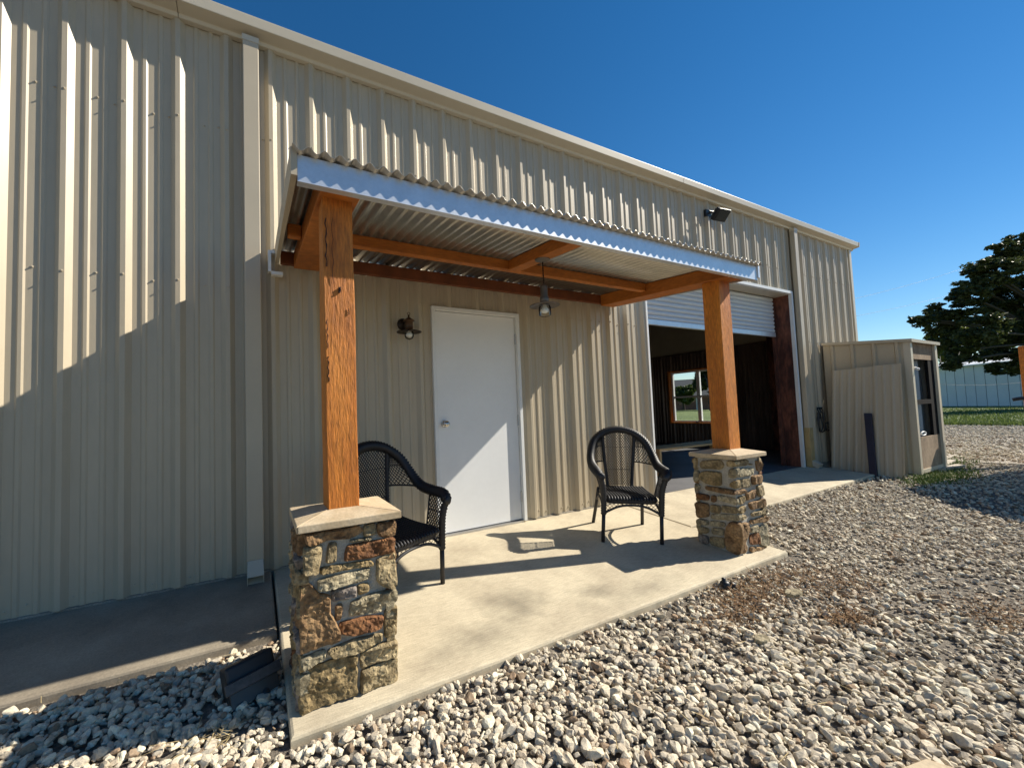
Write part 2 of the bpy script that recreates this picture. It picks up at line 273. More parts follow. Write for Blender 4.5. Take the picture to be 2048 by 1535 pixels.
# ------------------------------------------------------------------ the metal building
S = 0.3048; RIBW = [(-0.060, 0), (-0.028, -0.034), (0.0, -0.034), (0.030, 0), (0.076, 0), (0.086, -0.008), (0.104, -0.008), (0.114, 0), (0.168, 0), (0.178, -0.008), (0.196, -0.008), (0.206, 0)]
def profile(a, b):
    xs = set([a, b]); k0 = int(math.floor(a/S))-1; k1 = int(math.ceil(b/S))+1; pts = []
    for k in range(k0, k1+1):
        for du, d in RIBW: pts.append((k*S+du, d))
    X = [p[0] for p in pts]; D = [p[1] for p in pts]
    q = sorted([x for x in X if a < x < b]+[a, b]); return [(x, float(np.interp(x, X, D))) for x in q]
def corrugated(a, b, z0, z1, holes, tf, off=0.0):
    mb = MB(); pr = profile(a, b); xs = [p[0] for p in pr]
    for h in holes:
        for e in h[:2]:
            if a < e < b: xs.append(e)
    xs = sorted(set(xs)); X = [p[0] for p in pr]; D = [p[1] for p in pr]
    for x0, x1 in zip(xs[:-1], xs[1:]):
        mid = (x0+x1)/2; spans = [(z0, z1)]
        for h0, h1, hz0, hz1 in holes:
            if h0 < mid < h1: spans = [(z0, hz0)]*(hz0 > z0)+[(hz1, z1)]
        d0, d1 = float(np.interp(x0, X, D))+off, float(np.interp(x1, X, D))+off
        for a0, a1 in spans: mb.add([tf(x0, d0, a0), tf(x1, d1, a0), tf(x1, d1, a1), tf(x0, d0, a1)], [(0, 1, 2, 3)])
    return mb
BLD = thing('metal_building', (4, 0, 0), 'long tan ribbed metal building with white door and open roll-up bay', 'building')
DOOR = (1.318, 2.306, 0.0, 2.125); BAY = (4.29, 8.0, -0.1, 2.935); EAVE = 4.10
for i, k in enumerate(range(-15, 36, 3)):
    a, b = k*S-0.13, min((k+3)*S-0.13, 10.50)
    if b-a < 0.05: continue
    corrugated(a, b, 0.0, EAVE, [DOOR, BAY], lambda u, d, z: (u, d, z)).build('wall_panel', 'tan_metal', BLD)
sc = MB()
for k in range(-12, 35):
    for z, du in ((0.055, 0.05), (0.055, 0.145), (2.13, 0.145), (3.34, 0.145), (3.34, 0.235), (2.13, -0.013), (3.34, -0.013)):
        x = k*S+du; y = -0.034 if du < 0 else 0.0
        if DOOR[0]-0.1 < x < DOOR[1]+0.1 and z < 2.3: continue
        if BAY[0]-0.1 < x < BAY[1]+0.25 and z < 3.05: continue
        z += 0.012*math.sin(k*1.7+du*20)
        sc.lathe([(0.0085, 0.0), (0.0085, 0.003), (0.0048, 0.0035), (0.0045, 0.010), (0.0, 0.011)], (x, y, z), 6, 'y')
sc.build('screws', 'tan_trim', BLD, kind='stuff')
fz = MB()
for a, b in ((-5.0, DOOR[0]), (DOOR[1], BAY[0]), (BAY[1], 10.48)): box(a, b, -0.016, 0.10, -0.4, -0.001).build('foundation', 'foundation', BLD)
gut = [(-0.005, 4.078), (-0.045, 4.082), (-0.052, 4.108), (-0.150, 4.122), (-0.158, 4.200), (-0.135, 4.212), (-0.004, 4.225)]
for a, b in ((-5.0, -0.62), (-0.617, 5.05), (5.053, 10.56)):
    m = MB(); m.prism(gut, lambda y, z, a=a: (a, y, z), lambda y, z, b=b: (b, y, z)); m.build('gutter', 'tan_trim_light', BLD, bevel=0.004)
m = MB(); m.prism([(y-0.004 if y < -0.01 else y, z+0.004 if z > 4.15 else z-0.004) for y, z in gut], lambda y, z: (10.562, y, z), lambda y, z: (10.60, y, z)); m.build('gutter_end', 'tan_trim', BLD)
box(10.44, 10.53, -0.040, 0.02, -0.02, 4.075).build('corner_trim', 'tan_trim_light', BLD, bevel=0.003)
def downspout(x, foot, boot):
    m = box(x-0.055, x+0.055, -0.105, -0.034, 0.11 if not boot else 0.62, 4.078); d = m.build('downspout', 'tan_trim', BLD, bevel=0.006)
    m = box(x-0.058, x+0.058, -0.108, -0.031, 4.035, 4.079); m.build('outlet', 'tan_trim_light', d)
    if boot: box(x-0.062, x+0.062, -0.11, -0.028, -0.02, 0.64).build('boot', 'yellow_tan', d, bevel=0.005)
    a = MB(); z0, z1 = (0.11, 0.0) if not boot else (0.09, 0.0)
    p0 = [(-0.05, -0.11, z0+0.005), (0.05, -0.11, z0+0.005)]; p1 = [(-0.053, -0.215, 0.035), (0.053, -0.215, 0.035)]
    b0 = [(-0.053, -0.19, -0.035), (0.053, -0.19, -0.035)]; c0 = [(-0.05, -0.036, 0.045), (0.05, -0.036, 0.045)]
    P = [(x+q[0], q[1], q[2]) for q in (p0+p1+b0+c0)]
    a.add(P, [(0, 1, 3, 2), (0, 2, 4, 6), (1, 7, 5, 3), (6, 4, 5, 7)]); el = a.build('elbow', 'tan_trim_light', d)
    s_ = el.modifiers.new('thick', 'SOLIDIFY'); s_.thickness = 0.004
downspout(-0.152, 0, False); downspout(8.165, 0, True)
# entry door
fr = MB(); X0, X1, _, Z1 = DOOR
for a, b, c, d in ((X0, X0+0.036, 0.0, Z1), (X1-0.036, X1, 0.0, Z1), (X0+0.036, X1-0.036, Z1-0.036, Z1)): fr.box(a, b, -0.040, 0.11, c, d)
for a, b, c, d in ((X0+0.036, X0+0.050, 0.0, Z1-0.036), (X1-0.050, X1-0.036, 0.0, Z1-0.036), (X0+0.05, X1-0.05, Z1-0.052, Z1-0.036)): fr.box(a, b, 0.045, 0.108, c, d)
fr.build('door_frame', 'trim_white', BLD, bevel=0.003)
dr = box(X0+0.040, X1-0.040, 0.0, 0.042, 0.012, Z1-0.041).build('door', 'door_white', BLD, bevel=0.002)
MB().lathe([(0.0, 0.0), (0.033, 0.0), (0.034, 0.006), (0.02, 0.012), (0.014, 0.025), (0.014, 0.035), (0.026, 0.042), (0.030, 0.055), (0.026, 0.067), (0.0, 0.071)], (1.427, 0.0, 1.02), 20, 'y').build('door_knob', 'chrome', dr, True)
for z in (1.86, 1.02, 0.24):
    MB().tube([(X1-0.040, -0.008, z-0.055), (X1-0.040, -0.008, z+0.055)], 0.008, 8).build('hinge', 'steel', dr)
box(X0+0.04, X1-0.04, -0.03, 0.10, -0.02, 0.004).build('threshold', 'steel', BLD)
# roll-up bay
BX0, BX1, BZ = BAY[0], BAY[1], BAY[3]
m = box(BX0-0.012, BX0+0.016, -0.045, 0.0, -0.02, BZ).build('bay_trim', 'trim_white', BLD)
m = box(BX1-0.006, BX1+0.046, -0.045, 0.0, -0.02, BZ+0.04).build('bay_trim', 'trim_white', BLD)
m = box(BX0-0.012, BX1-0.006, -0.058, 0.0, BZ-0.01, BZ+0.035).build('bay_trim', 'trim_white', BLD)
box(BX0, BX1, 0.001, 0.21, BZ-0.012, BZ+0.05).build('bay_header', 'tan_trim_light', BLD)
box(BX1-0.004, BX1+0.05, 0.001, 0.215, -0.02, BZ-0.012).build('bay_jamb', 'red_primer', BLD)
box(BX0-0.06, BX0, 0.001, 0.215, -0.02, BZ-0.012).build('bay_jamb', 'red_primer', BLD)
zc = BZ-0.015; SH = thing('roll_up_door', (6.1, 0.22, 2.26), 'white slatted roll-up door raised partway in the bay opening', 'roll-up door')
i = 0
while zc > 2.36:
    sl_ = MB(); pr = [(0.222, zc), (0.208, zc-0.018), (0.204, zc-0.034), (0.208, zc-0.050), (0.222, zc-0.066), (0.235, zc-0.066), (0.235, zc)]
    sl_.prism(pr, lambda y, z: (BX0+0.01, y, z), lambda y, z: (BX1-0.07, y, z)); sl_.build('slat', 'shutter_white', SH); zc -= 0.069
box(BX0+0.01, BX1-0.07, 0.198, 0.245, zc-0.075, zc).build('bottom_bar', 'galvanised', SH, bevel=0.004)
box(BX1-0.068, BX1-0.004, 0.216, 0.26, 0.0, 2.93).build('guide_rail', 'red_primer', SH)
# shell: floor, partitions, end wall with window, roof
tag(box(3.95, 10.35, 0.022, 9.0, -0.30, -0.014).build('interior_floor', 'interior_floor'), kind='structure')
EW = 10.36; WY0, WY1, WZ0, WZ1 = 2.42, 3.985, 0.615, 1.985
def ytf(x): return lambda u, d, z: (x-d*0.8, u, z)
corrugated(0.02, 9.0, -0.02, 2.46, [(WY0-0.06, WY1+0.06, WZ0-0.05, WZ1+0.05)], lambda u, d, z: (EW+d, u, z)).build('liner_panel', 'liner', BLD)
box(EW-0.02, EW+0.02, 0.02, 9.0, 2.46, 2.50).build('girt', 'liner', BLD)
corrugated(0.02, 9.0, 2.50, 4.10, [], lambda u, d, z: (EW+0.02, u, z)).build('insulation', 'insulation', BLD)
corrugated(-0.02, 9.0, -0.1, 4.08, [(WY0-0.02, WY1+0.02, WZ0-0.02, WZ1+0.02)], lambda u, d, z: (10.53-d, u, z)).build('end_panel', 'tan_metal', BLD)
corrugated(3.95, EW, -0.02, 2.46, [], lambda u, d, z: (u, 8.98+d, z)).build('liner_panel', 'liner', BLD)
box(3.95, EW, 8.96, 8.995, 2.46, 4.9).build('insulation', 'insulation', BLD)
box(3.85, 3.95, 0.12, 9.0, -0.1, 4.15).build('partition', 'liner', BLD)
box(-5.1, -5.0, 0.0, 9.0, -0.1, 4.2).build('end_panel', 'tan_metal', BLD)
box(-5.0, 10.5, 9.0, 9.05, -0.1, 4.96).build('back_wall', 'tan_metal', BLD)
rf = MB(); rf.hexa([(-5.1, -0.12, 4.19), (10.56, -0.12, 4.19), (10.56, 9.2, 5.0), (-5.1, 9.2, 5.0)], [(-5.1, -0.12, 4.225), (10.56, -0.12, 4.225), (10.56, 9.2, 5.04), (-5.1, 9.2, 5.04)]); rf.build('roof', 'tan_trim_light', BLD)
box(4.0, EW, 0.10, 8.95, 4.02, 4.05).build('insulation', 'insulation', BLD)
box(EW-0.14, EW-0.03, 1.32, 1.43, -0.01, 4.0).build('column', 'red_primer', BLD)
wn = MB()
wn = MB().box(EW-0.03, EW+0.16, WY0-0.06, WY0-0.02, WZ0-0.05, WZ1+0.05).box(EW-0.03, EW+0.16, WY1+0.02, WY1+0.06, WZ0-0.05, WZ1+0.05).box(EW-0.03, EW+0.16, WY0-0.02, WY1+0.02, WZ1+0.02, WZ1+0.05).box(EW-0.06, EW+0.16, WY0-0.02, WY1+0.02, WZ0-0.05, WZ0-0.02)
win = wn.build('window', 'cedar', BLD)
wf = MB(); ym = 3.23
for a, b in ((WY0-0.02, WY0+0.03), (WY1-0.03, WY1+0.02), (ym-0.045, ym+0.045)): wf.box(EW+0.07, EW+0.13, a, b, WZ0-0.02, WZ1+0.02)
for a, b in ((WZ0-0.02, WZ0+0.025), (WZ1-0.025, WZ1+0.02), (1.27, 1.32)):
    for c, d in ((WY0+0.03, ym-0.045), (ym+0.045, WY1-0.03)): wf.box(EW+0.075, EW+0.125, c, d, a, b)
wf.build('window_frame', 'trim_white', win)
for c, d in ((WY0+0.03, ym-0.045), (ym+0.045, WY1-0.03)):
    for a, b in ((WZ0+0.025, 1.27), (1.32, WZ1-0.025)):
        MB().add([(EW+0.10, c, a), (EW+0.10, d, a), (EW+0.10, d, b), (EW+0.10, c, b)], [(0, 1, 2, 3)]).build('pane', 'clear_glass', win)
# ------------------------------------------------------------------ porch awning
AW = thing('porch_awning', (1.88, -0.8, slab_z(-0.8)), 'corrugated metal porch awning on two orange cedar posts over white door', 'awning')
def rz_(y): return 2.452+(y+0.03)*0.0835                                 # roof mid surface
YF, YB = -1.618, -0.034
def sheet_roof(a, b, lift):
    n = int((b-a)/0.068*10); return MB().grid(n, 1, lambda u, v: (a+(b-a)*u, YF+(YB-YF)*v, rz_(YF+(YB-YF)*v)+lift+0.0125*math.cos(2*math.pi*(a+(b-a)*u-0.075)/0.068)))
for a, b, l in ((0.006, 1.30, 0.0), (1.23, 2.58, 0.0018), (2.51, 3.775, 0.0)):
    o = sheet_roof(a, b, l).build('roof_sheet', 'galvanised_roof', AW, True); s_ = o.modifiers.new('thick', 'SOLIDIFY'); s_.thickness = 0.0015
fa = MB(); zt, zb = 2.309, 2.186
fa.prism([(-1.578, zb), (-1.578, zt), (-1.575, zt), (-1.575, zb+0.003), (-1.535, zb+0.003), (-1.535, zb)], lambda y, z: (0.03, y, z), lambda y, z: (3.765, y, z)); fa.build('fascia', 'galvanised', AW)
for x0, x1, mt in ((0.002, 0.028, 'tan_metal'), (3.767, 3.79, 'galvanised')):
    rk = MB(); P4 = [(-1.588, rz_(-1.588)-0.115), (-0.045, rz_(-0.045)-0.115), (-0.045, rz_(-0.045)+0.016), (-1.588, rz_(-1.588)+0.016)]
    rk.prism(P4, lambda y, z: (x0, y, z), lambda y, z: (x1, y, z))
    rk.build('rake_trim', mt, AW)
bk = MB()
for a, b, c, d in ((-0.048, -0.026, 2.255, 2.42), (-0.026, 0.055, 2.235, 2.26), (-0.026, 0.0, 2.40, 2.425)): bk.box(a, b, -0.09, -0.033, c, d)
bk.build('end_flashing', 'trim_white', AW)
def beam(name, pts, x=None, mt='cedar_beam'):
    return pts.build(name, mt, AW, bevel=0.006)
def side_beam(x0, x1):
    q = [(-1.545, rz_(-1.545)-0.128), (-0.080, rz_(-0.08)-0.145), (-0.080, rz_(-0.08)-0.014), (-1.545, rz_(-1.545)-0.014)]
    m = MB().prism(q, lambda y, z: (x0, y, z), lambda y, z: (x1, y, z)); return beam('side_beam', m)
side_beam(0.135, 0.325); side_beam(3.45, 3.655)
def along(name, x0, x1, y0, y1, h, mt):
    zt_ = rz_((y0+y1)/2)-0.014; return beam(name, box(x0, x1, y0, y1, zt_-h, zt_), mt=mt)
along('purlin', 0.33, 3.446, -0.70, -0.64, 0.082, 'cedar_beam'); along('purlin', 0.05, 0.132, -0.70, -0.64, 0.082, 'cedar_beam')
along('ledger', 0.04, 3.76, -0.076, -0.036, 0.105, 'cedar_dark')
q = [(-1.535, rz_(-1.535)-0.10), (-0.705, rz_(-0.705)-0.10), (-0.705, rz_(-0.705)-0.014), (-1.535, rz_(-1.535)-0.014)]
beam('cross_beam', MB().prism(q, lambda y, z: (1.745, y, z), lambda y, z: (1.855, y, z)))
def post(x0, x1, y0, y1, z0, z1):
    # rough-sawn post: subdivided faces with a slight wander of the arrises
    m = MB(); nz = 26; per = [(x0, y0), ((x0+x1)/2, y0), (x1, y0), (x1, (y0+y1)/2), (x1, y1), ((x0+x1)/2, y1), (x0, y1), (x0, (y0+y1)/2)]
    vs = []
    for k in range(nz+1):
        z = z0+(z1-z0)*k/nz
        for (x, y) in per:
            j = noise.noise_vector(Vector((x*5, y*5, z*3.0)))*0.0035; vs.append((x+j.x, y+j.y, z))
    fs = [(k*8+i, k*8+(i+1) % 8, (k+1)*8+(i+1) % 8, (k+1)*8+i) for k in range(nz) for i in range(8)]+[tuple(range(7, -1, -1)), tuple(nz*8+i for i in range(8))]
    m.add(vs, fs); return m.build('post', 'cedar', AW, bevel=0.004)
CAPL, CAPR = 0.668, 0.692
pl = post(0.153, 0.298, -1.45, -1.305, CAPL+0.02, rz_(-1.38)-0.13); pr_ = post(3.488, 3.652, -1.405, -1.255, CAPR+0.02, rz_(-1.33)-0.13)
ck = MB()
for x, z0, z1, w in ((0.166, 1.86, 2.10, 0.007), (0.196, 1.78, 2.11, 0.003), (0.164, 1.46, 1.60, 0.006), (0.166, 1.30, 1.42, 0.006), (0.226, 1.735, 1.765, 0.012), (0.268, 1.63, 1.66, 0.005)):
    n = 9; pts = [(x+0.004*math.sin(i*2.1+x*40), -1.4535, z0+(z1-z0)*i/n) for i in range(n+1)]; ck.tube(pts, [w*0.35*(0.4+abs(math.sin(i*1.7+z0*9))) for i in range(n+1)], 5)
ck.build('checks', 'crack_dark', pl, kind='stuff')
# ------------------------------------------------------------------ stone pillars
def poly_resample(P, step):
    out = []; n = len(P)
    for i in range(n):
        a, b = np.array(P[i]), np.array(P[(i+1) % n]); k = max(1, int(round(np.linalg.norm(b-a)/step)))
        for j in range(k): out.append(a+(b-a)*j/k)
    # round the corners a little
    out = np.array(out); return 0.5*out+0.25*(np.roll(out, 1, 0)+np.roll(out, -1, 0))
def inside(P, x, y):
    r = False; n = len(P); j = n-1
    for i in range(n):
        if (P[i][1] > y) != (P[j][1] > y) and x < (P[j][0]-P[i][0])*(y-P[i][1])/(P[j][1]-P[i][1])+P[i][0]: r = not r
        j = i
    return r
def stone(P, to3, depth, parent, seed, step=0.02, rough=0.010):
    """P: outline in face metres (u right, v up). to3(u,v,d): 3d point, d outwards."""
    Q = poly_resample(P, step); c = Q.mean(0)
    def hz(u, v, amp): return amp*(noise.fractal(Vector((u*13+seed*3.1, v*13, seed*1.7)), 0.9, 2.1, 3)+0.5*abs(noise.noise(Vector((u*42, v*60, seed))))+0.3*noise.noise(Vector((u*90, v*120, seed))))
    Q = np.array([c+(q-c)*(1.035+0.07*noise.noise(Vector((q[0]*34, q[1]*34, seed)))) for q in Q]); n = len(Q)
    tilt = np.array((random.uniform(-0.14, 0.14), random.uniform(-0.14, 0.14)))
    inner = c+(Q-c)*(1-0.008/np.maximum(np.linalg.norm(Q-c, axis=1), 0.016))[:, None]
    pts2 = [Vector(q) for q in Q]+[Vector(q) for q in inner]; x0, y0 = inner.min(0); x1, y1 = inner.max(0); sh = c+(inner-c)*0.93; yy = y0+step*0.5; k = 0
    while yy < y1:
        xx = x0+(step*0.5 if k % 2 else 0)
        while xx < x1:
            u, v = xx+random.uniform(-.3, .3)*step, yy+random.uniform(-.3, .3)*step
            if inside(sh, u, v): pts2.append(Vector((u, v)))
            xx += step
        yy += step*0.87; k += 1
    vo, eo, fo, ov, oe, of = delaunay_2d_cdt(pts2, [(i, (i+1) % n) for i in range(n)], [], 1, 1e-6)
    vs = []; rim = set()
    for i, q in enumerate(vo):
        o = min(ov[i]) if ov[i] else 10**6; p = np.array(q)
        if o < n: vs.append(to3(p[0], p[1], depth*0.45+hz(p[0], p[1], rough*0.4)))
        else: vs.append(to3(p[0], p[1], depth+(p-c)@tilt+hz(p[0], p[1], rough)))
    m = MB(); nb = len(vs); vs += [to3(q[0], q[1], -0.03) for q in Q]; top = {}
    for i in range(len(vo)):
        for o in ov[i]:
            if o < n: top[o] = i
    fs = [tuple(f) for f in fo]+[(top[i], top[(i+1) % n], nb+(i+1) % n, nb+i) for i in range(n) if i in top and (i+1) % n in top and top[i] != top[(i+1) % n]]
    m.add(vs, fs); k_ = random.choice([0, 0, 0, 1, 1, 2, 2, 3, 4, 5, 5]); w_, h_ = np.ptp(Q, axis=0)
    if h_ > 0.20: k_ = 1                                   # the tall boulders are brown
    return m.build('stone', 'stone_%d' % k_, parent)
def courses(wd, z0, z1, hmin, hmax):
    out = []; z = z0
    while z < z1-0.02:
        h = min(random.uniform(hmin, hmax), z1-z); u = 0.0
        while u < wd-0.02:
            w_ = random.uniform(0.07, 0.2); w_ = wd-u if wd-u-w_ < 0.06 else w_
            j = lambda: random.uniform(-0.007, 0.007); gp = 0.006
            out.append([(u+gp+j(), z+gp+j()), (u+w_-gp+j(), z+gp+j()), (u+w_-gp+j(), z+h-gp+j()), (u+gp+j(), z+h-gp+j())]); u += w_
        z += h
    return out
def pillar(x0, x1, y0, y1, zb, zt, capz, label, cap, traced, big):
    T = thing('stone_pillar', ((x0+x1)/2, (y0+y1)/2, zb), label, 'pillar', 'stone pillars under the porch posts')
    co = MB(); ins = 0.014
    co.grid(1, 1, lambda u, v: (0, 0, 0)); co = MB()
    n = 10
    for (fx, fy, ux, uy) in ((x0+ins, y0+ins, 1, 0), (x1-ins, y0+ins, 0, 1), (x1-ins, y1-ins, -1, 0), (x0+ins, y1-ins, 0, -1)):
        wd = (x1-x0 if ux else y1-y0)-2*ins
        def fn(u, v, fx=fx, fy=fy, ux=ux, uy=uy, wd=wd):
            nx, ny = uy, -ux; e = 0 if u in (0, 1) else 0.006*noise.noise(Vector((u*9, v*20, fx*7+fy)))
            return (fx+ux*wd*u+nx*e, fy+uy*wd*u+ny*e, zb-0.02+(zt-zb+0.02)*v)
        co.grid(n, 2*n, fn)
    co.build('mortar_core', 'mortar', T)
    faces = {'front': (lambda u, v, d: (x0+u, y0+0.010-d, zb+v), x1-x0), 'left': (lambda u, v, d: (x0+0.010-d, y1-u, zb+v), y1-y0),
             'right': (lambda u, v, d: (x1-0.010+d, y0+u, zb+v), y1-y0), 'back': (lambda u, v, d: (x1-u, y1-0.010+d, zb+v), x1-x0)}
    sd = 1
    for nm, (to3, wd) in faces.items():
        polys = traced.get(nm)
        if polys is None: polys = courses(wd, 0.0, zt-zb, 0.05, 0.12)
        for P in polys:
            P = [(u, min(v, zt-zb-0.012)) for u, v in P]; sd += 1; stone(P, to3, random.uniform(0.010, 0.022), T, sd+x0, step=0.011 if nm in big else 0.024, rough=0.015 if nm in big else 0.010)
    # cap: four mitred flagstones rising to the post
    (ax0, ax1, ay0, ay1), (px0, px1, py0, py1) = cap; th = 0.034
    o = [(ax0, ay0), (ax1, ay0), (ax1, ay1), (ax0, ay1)]; i_ = [(px0+0.01, py0+0.01), (px1-0.01, py0+0.01), (px1-0.01, py1-0.01), (px0+0.01, py1-0.01)]
    for k in range(4):
        a, b, c, d = o[k], o[(k+1) % 4], i_[(k+1) % 4], i_[k]; g_ = 0.0025
        mid = ((a[0]+b[0]+c[0]+d[0])/4, (a[1]+b[1]+c[1]+d[1])/4)
        sh = lambda p: (p[0]+(mid[0]-p[0])*g_*8, p[1]+(mid[1]-p[1])*g_*3)
        a, b, c, d = map(sh, (a, b, c, d))
        mm = MB(); mm.hexa([(a[0], a[1], capz-th), (b[0], b[1], capz-th), (c[0], c[1], capz-th+0.012), (d[0], d[1], capz-th+0.012)],
                           [(a[0], a[1], capz), (b[0], b[1], capz), (c[0], c[1], capz+0.030), (d[0], d[1], capz+0.030)])
        mm.build('cap_stone', 'flagstone', T, bevel=0.004)
    return T
ZB = slab_z(-1.535)-0.006
def trace(polys, ox, oy, sc_, plane, n, tofn):
    out = []
    for P in polys:
        q = []
        for (x, y) in P:
            w3 = on_plane(ox+x/sc_, oy+y/sc_, n, plane); q.append(tofn(w3))
        out.append(q)
    return out
LX0, LX1, LY0, LY1 = 0.014, 0.436, -1.535, -1.165
tl = [[(155,195),(720,130),(720,172),(520,196),(160,243)],[(155,252),(320,222),(490,218),(508,250),(430,298),(300,305),(230,330),(158,338)],[(515,218),(588,203),(588,272),(515,286)],
 [(600,205),(715,190),(712,278),(620,290),(598,255)],[(425,306),(560,286),(568,304),(430,326)],[(142,350),(262,338),(258,400),(235,508),(142,520)],[(300,325),(352,322),(346,440),(280,446)],
 [(412,340),(702,288),(706,376),(560,414),(400,436)],[(255,475),(560,428),(578,462),(255,518)],[(598,430),(640,402),(706,384),(720,560),(702,606),(640,592),(594,562)],
 [(232,556),(320,530),(548,478),(542,546),(420,580),(238,616)],[(318,620),(472,586),(472,650),(322,688)],[(478,582),(548,568),(548,620),(482,646)],
 [(133,568),(200,588),(232,640),(306,650),(308,740),(374,868),(372,912),(300,942),(128,1012),(126,800)],[(438,690),(560,640),(718,604),(722,682),(600,752),(438,776),(428,740)],
 [(342,708),(388,698),(378,792),(342,802)],[(362,815),(510,780),(628,768),(628,836),(490,890),(378,886)],[(648,740),(720,704),(720,888),(644,908),(638,800)],
 [(298,985),(440,920),(628,878),(628,922),(500,992),(328,1032)],[(126,1040),(278,974),(288,1030),(138,1112)],[(498,1000),(600,950),(718,918),(720,1026),(600,1052),(498,1096)],
 [(136,1118),(300,1052),(472,1008),(474,1240),(128,1376),(122,1250)],[(503,1110),(600,1070),(720,1034),(720,1186),(600,1218),(498,1236)]]
tr_left = trace(tl, 560, 980, 3.0705, LY0, (0, 1, 0), lambda w3: (w3[0]-LX0, w3[2]-ZB))
pillar(LX0, LX1, LY0, LY1, ZB, CAPL-0.034, CAPL, 'stacked stone pillar nearest the camera, large rough stones with stone cap', ((0.004, 0.476, -1.568, -1.145), (0.153, 0.298, -1.45, -1.305)), {'front': tr_left}, ('front', 'left'))
RX0, RX1, RY0, RY1 = 3.335, 3.745, -1.520, -1.165
rl = [[(165,200),(205,202),(202,350),(160,350)],[(235,300),(270,250),(500,240),(530,310),(510,358),(250,346)],[(565,230),(702,215),(702,322),(568,326)],[(165,368),(236,370),(236,502),(165,510)],
 [(248,395),(300,374),(502,394),(497,560),(330,540),(250,482)],[(596,348),(706,344),(706,462),(588,458)],[(175,520),(246,544),(242,618),(180,608)],[(298,560),(430,574),(702,618),(702,668),(500,648),(310,606)],
 [(600,528),(706,480),(706,602),(600,572)],[(185,638),(362,678),(356,742),(200,722)],[(383,668),(442,678),(442,762),(383,762)],[(458,668),(702,718),(706,802),(468,732)],[(193,750),(352,780),(347,942),(200,947)],
 [(368,788),(492,800),(492,902),(368,882)],[(508,795),(712,828),(716,902),(508,882)],[(388,898),(722,918),(730,992),(560,980),(378,962)],[(205,958),(347,984),(347,1047),(205,1022)],[(363,984),(552,1008),(545,1068),(368,1052)],
 [(213,1058),(352,1078),(347,1147),(215,1132)],[(383,1068),(542,1088),(530,1172),(388,1152)],[(218,1148),(342,1178),(347,1282),(240,1257)],[(358,1178),(540,1198),(540,1332),(368,1282)],
 [(545,1150),(580,1032),(640,1000),(722,1018),(762,1120),(768,1250),(740,1390),(690,1412),(560,1330)]]
rf_ = [[(690,280),(740,240),(836,234),(832,306),(700,322)],[(848,290),(870,272),(893,295),(870,318)],[(713,400),(750,350),(907,334),(902,422),(728,452)],[(938,250),(1000,250),(1020,362),(958,382)],[(715,490),(862,468),(872,572),(718,592)],
 [(888,440),(1010,418),(1020,522),(898,547)],[(710,632),(790,590),(812,640),(740,672)],[(818,650),(942,598),(952,702),(828,742)],[(948,560),(1030,548),(1030,682),(968,692)],[(723,700),(802,678),(802,762),(728,792)],[(858,770),(1047,708),(1047,812),(878,857)],
 [(723,830),(802,798),(802,892),(738,907)],[(878,900),(1057,838),(1062,902),(898,937)],[(733,930),(817,913),(822,962),(743,987)],[(868,985),(1072,928),(1077,992),(878,1032)],[(764,1020),(842,1008),(852,1150),(802,1250),(842,1330),(786,1400),(772,1200)],
 [(878,1070),(972,1038),(967,1132),(878,1137)],[(983,1060),(1082,1018),(1087,1302),(988,1292)],[(873,1160),(972,1138),(977,1272),(868,1282)],[(868,1310),(1082,1308),(1087,1342),(868,1372)]]
trl = trace(rl, 1360, 880, 6.138, RX0, (1, 0, 0), lambda w3: (RY1-w3[1], w3[2]-ZB)); trf = trace(rf_, 1360, 880, 6.138, RY0, (0, 1, 0), lambda w3: (w3[0]-RX0, w3[2]-ZB))
pillar(RX0, RX1, RY0, RY1, ZB, CAPR-0.034, CAPR, 'stacked stone pillar beside the facing wicker chair, with a rounded brown boulder at its foot', ((3.298, 3.762, -1.556, -1.150), (3.488, 3.652, -1.405, -1.255)), {'front': trf, 'left': trl}, ())
# ------------------------------------------------------------------ wicker chairs
def catmull(P, n=10):
    P = [Vector(p) for p in P]; out = []
    for i in range(len(P)-1):
        a, b, c, d = P[max(i-1, 0)], P[i], P[i+1], P[min(i+2, len(P)-1)]
        for k in range(n):
            t = k/n; out.append(0.5*((2*b)+(c-a)*t+(2*a-5*b+4*c-d)*t*t+(3*b-a-3*c+d)*t**3))
    return out+[P[-1]]
def rope(mb, P, r, n=10, seg=10, amp=0.13):
    pts = catmull(P, seg); dense = [pts[0]]
    for p in pts[1:]:
        while (p-dense[-1]).length > 0.014: dense.append(dense[-1]+(p-dense[-1]).normalized()*0.0115)
    mb.tube(dense, [r*(1+amp*(1 if k % 2 else -1)) for k in range(len(dense))], n)
def lattice(mb, fn, inside, nu, nv, r=0.0028, seg=26):
    """crossing diagonal strands on the surface fn(u,v)"""
    for sgn in (1, -1):
        for k in range(-nv, nu+nv+1):
            run = []
            for i in range(seg*nv//4+1):
                v = i/(seg*nv//4); u = (k+sgn*v*nv)/nu
                if 0 <= u <= 1 and inside(u, v): run.append(Vector(fn(u, v)))
                else:
                    if len(run) > 1: mb.tube(run[::2]+([run[-1]] if len(run) % 2 == 0 else []), r, 4, False)
                    run = []
            if len(run) > 1: mb.tube(run[::2]+([run[-1]] if len(run) % 2 == 0 else []), r, 4, False)
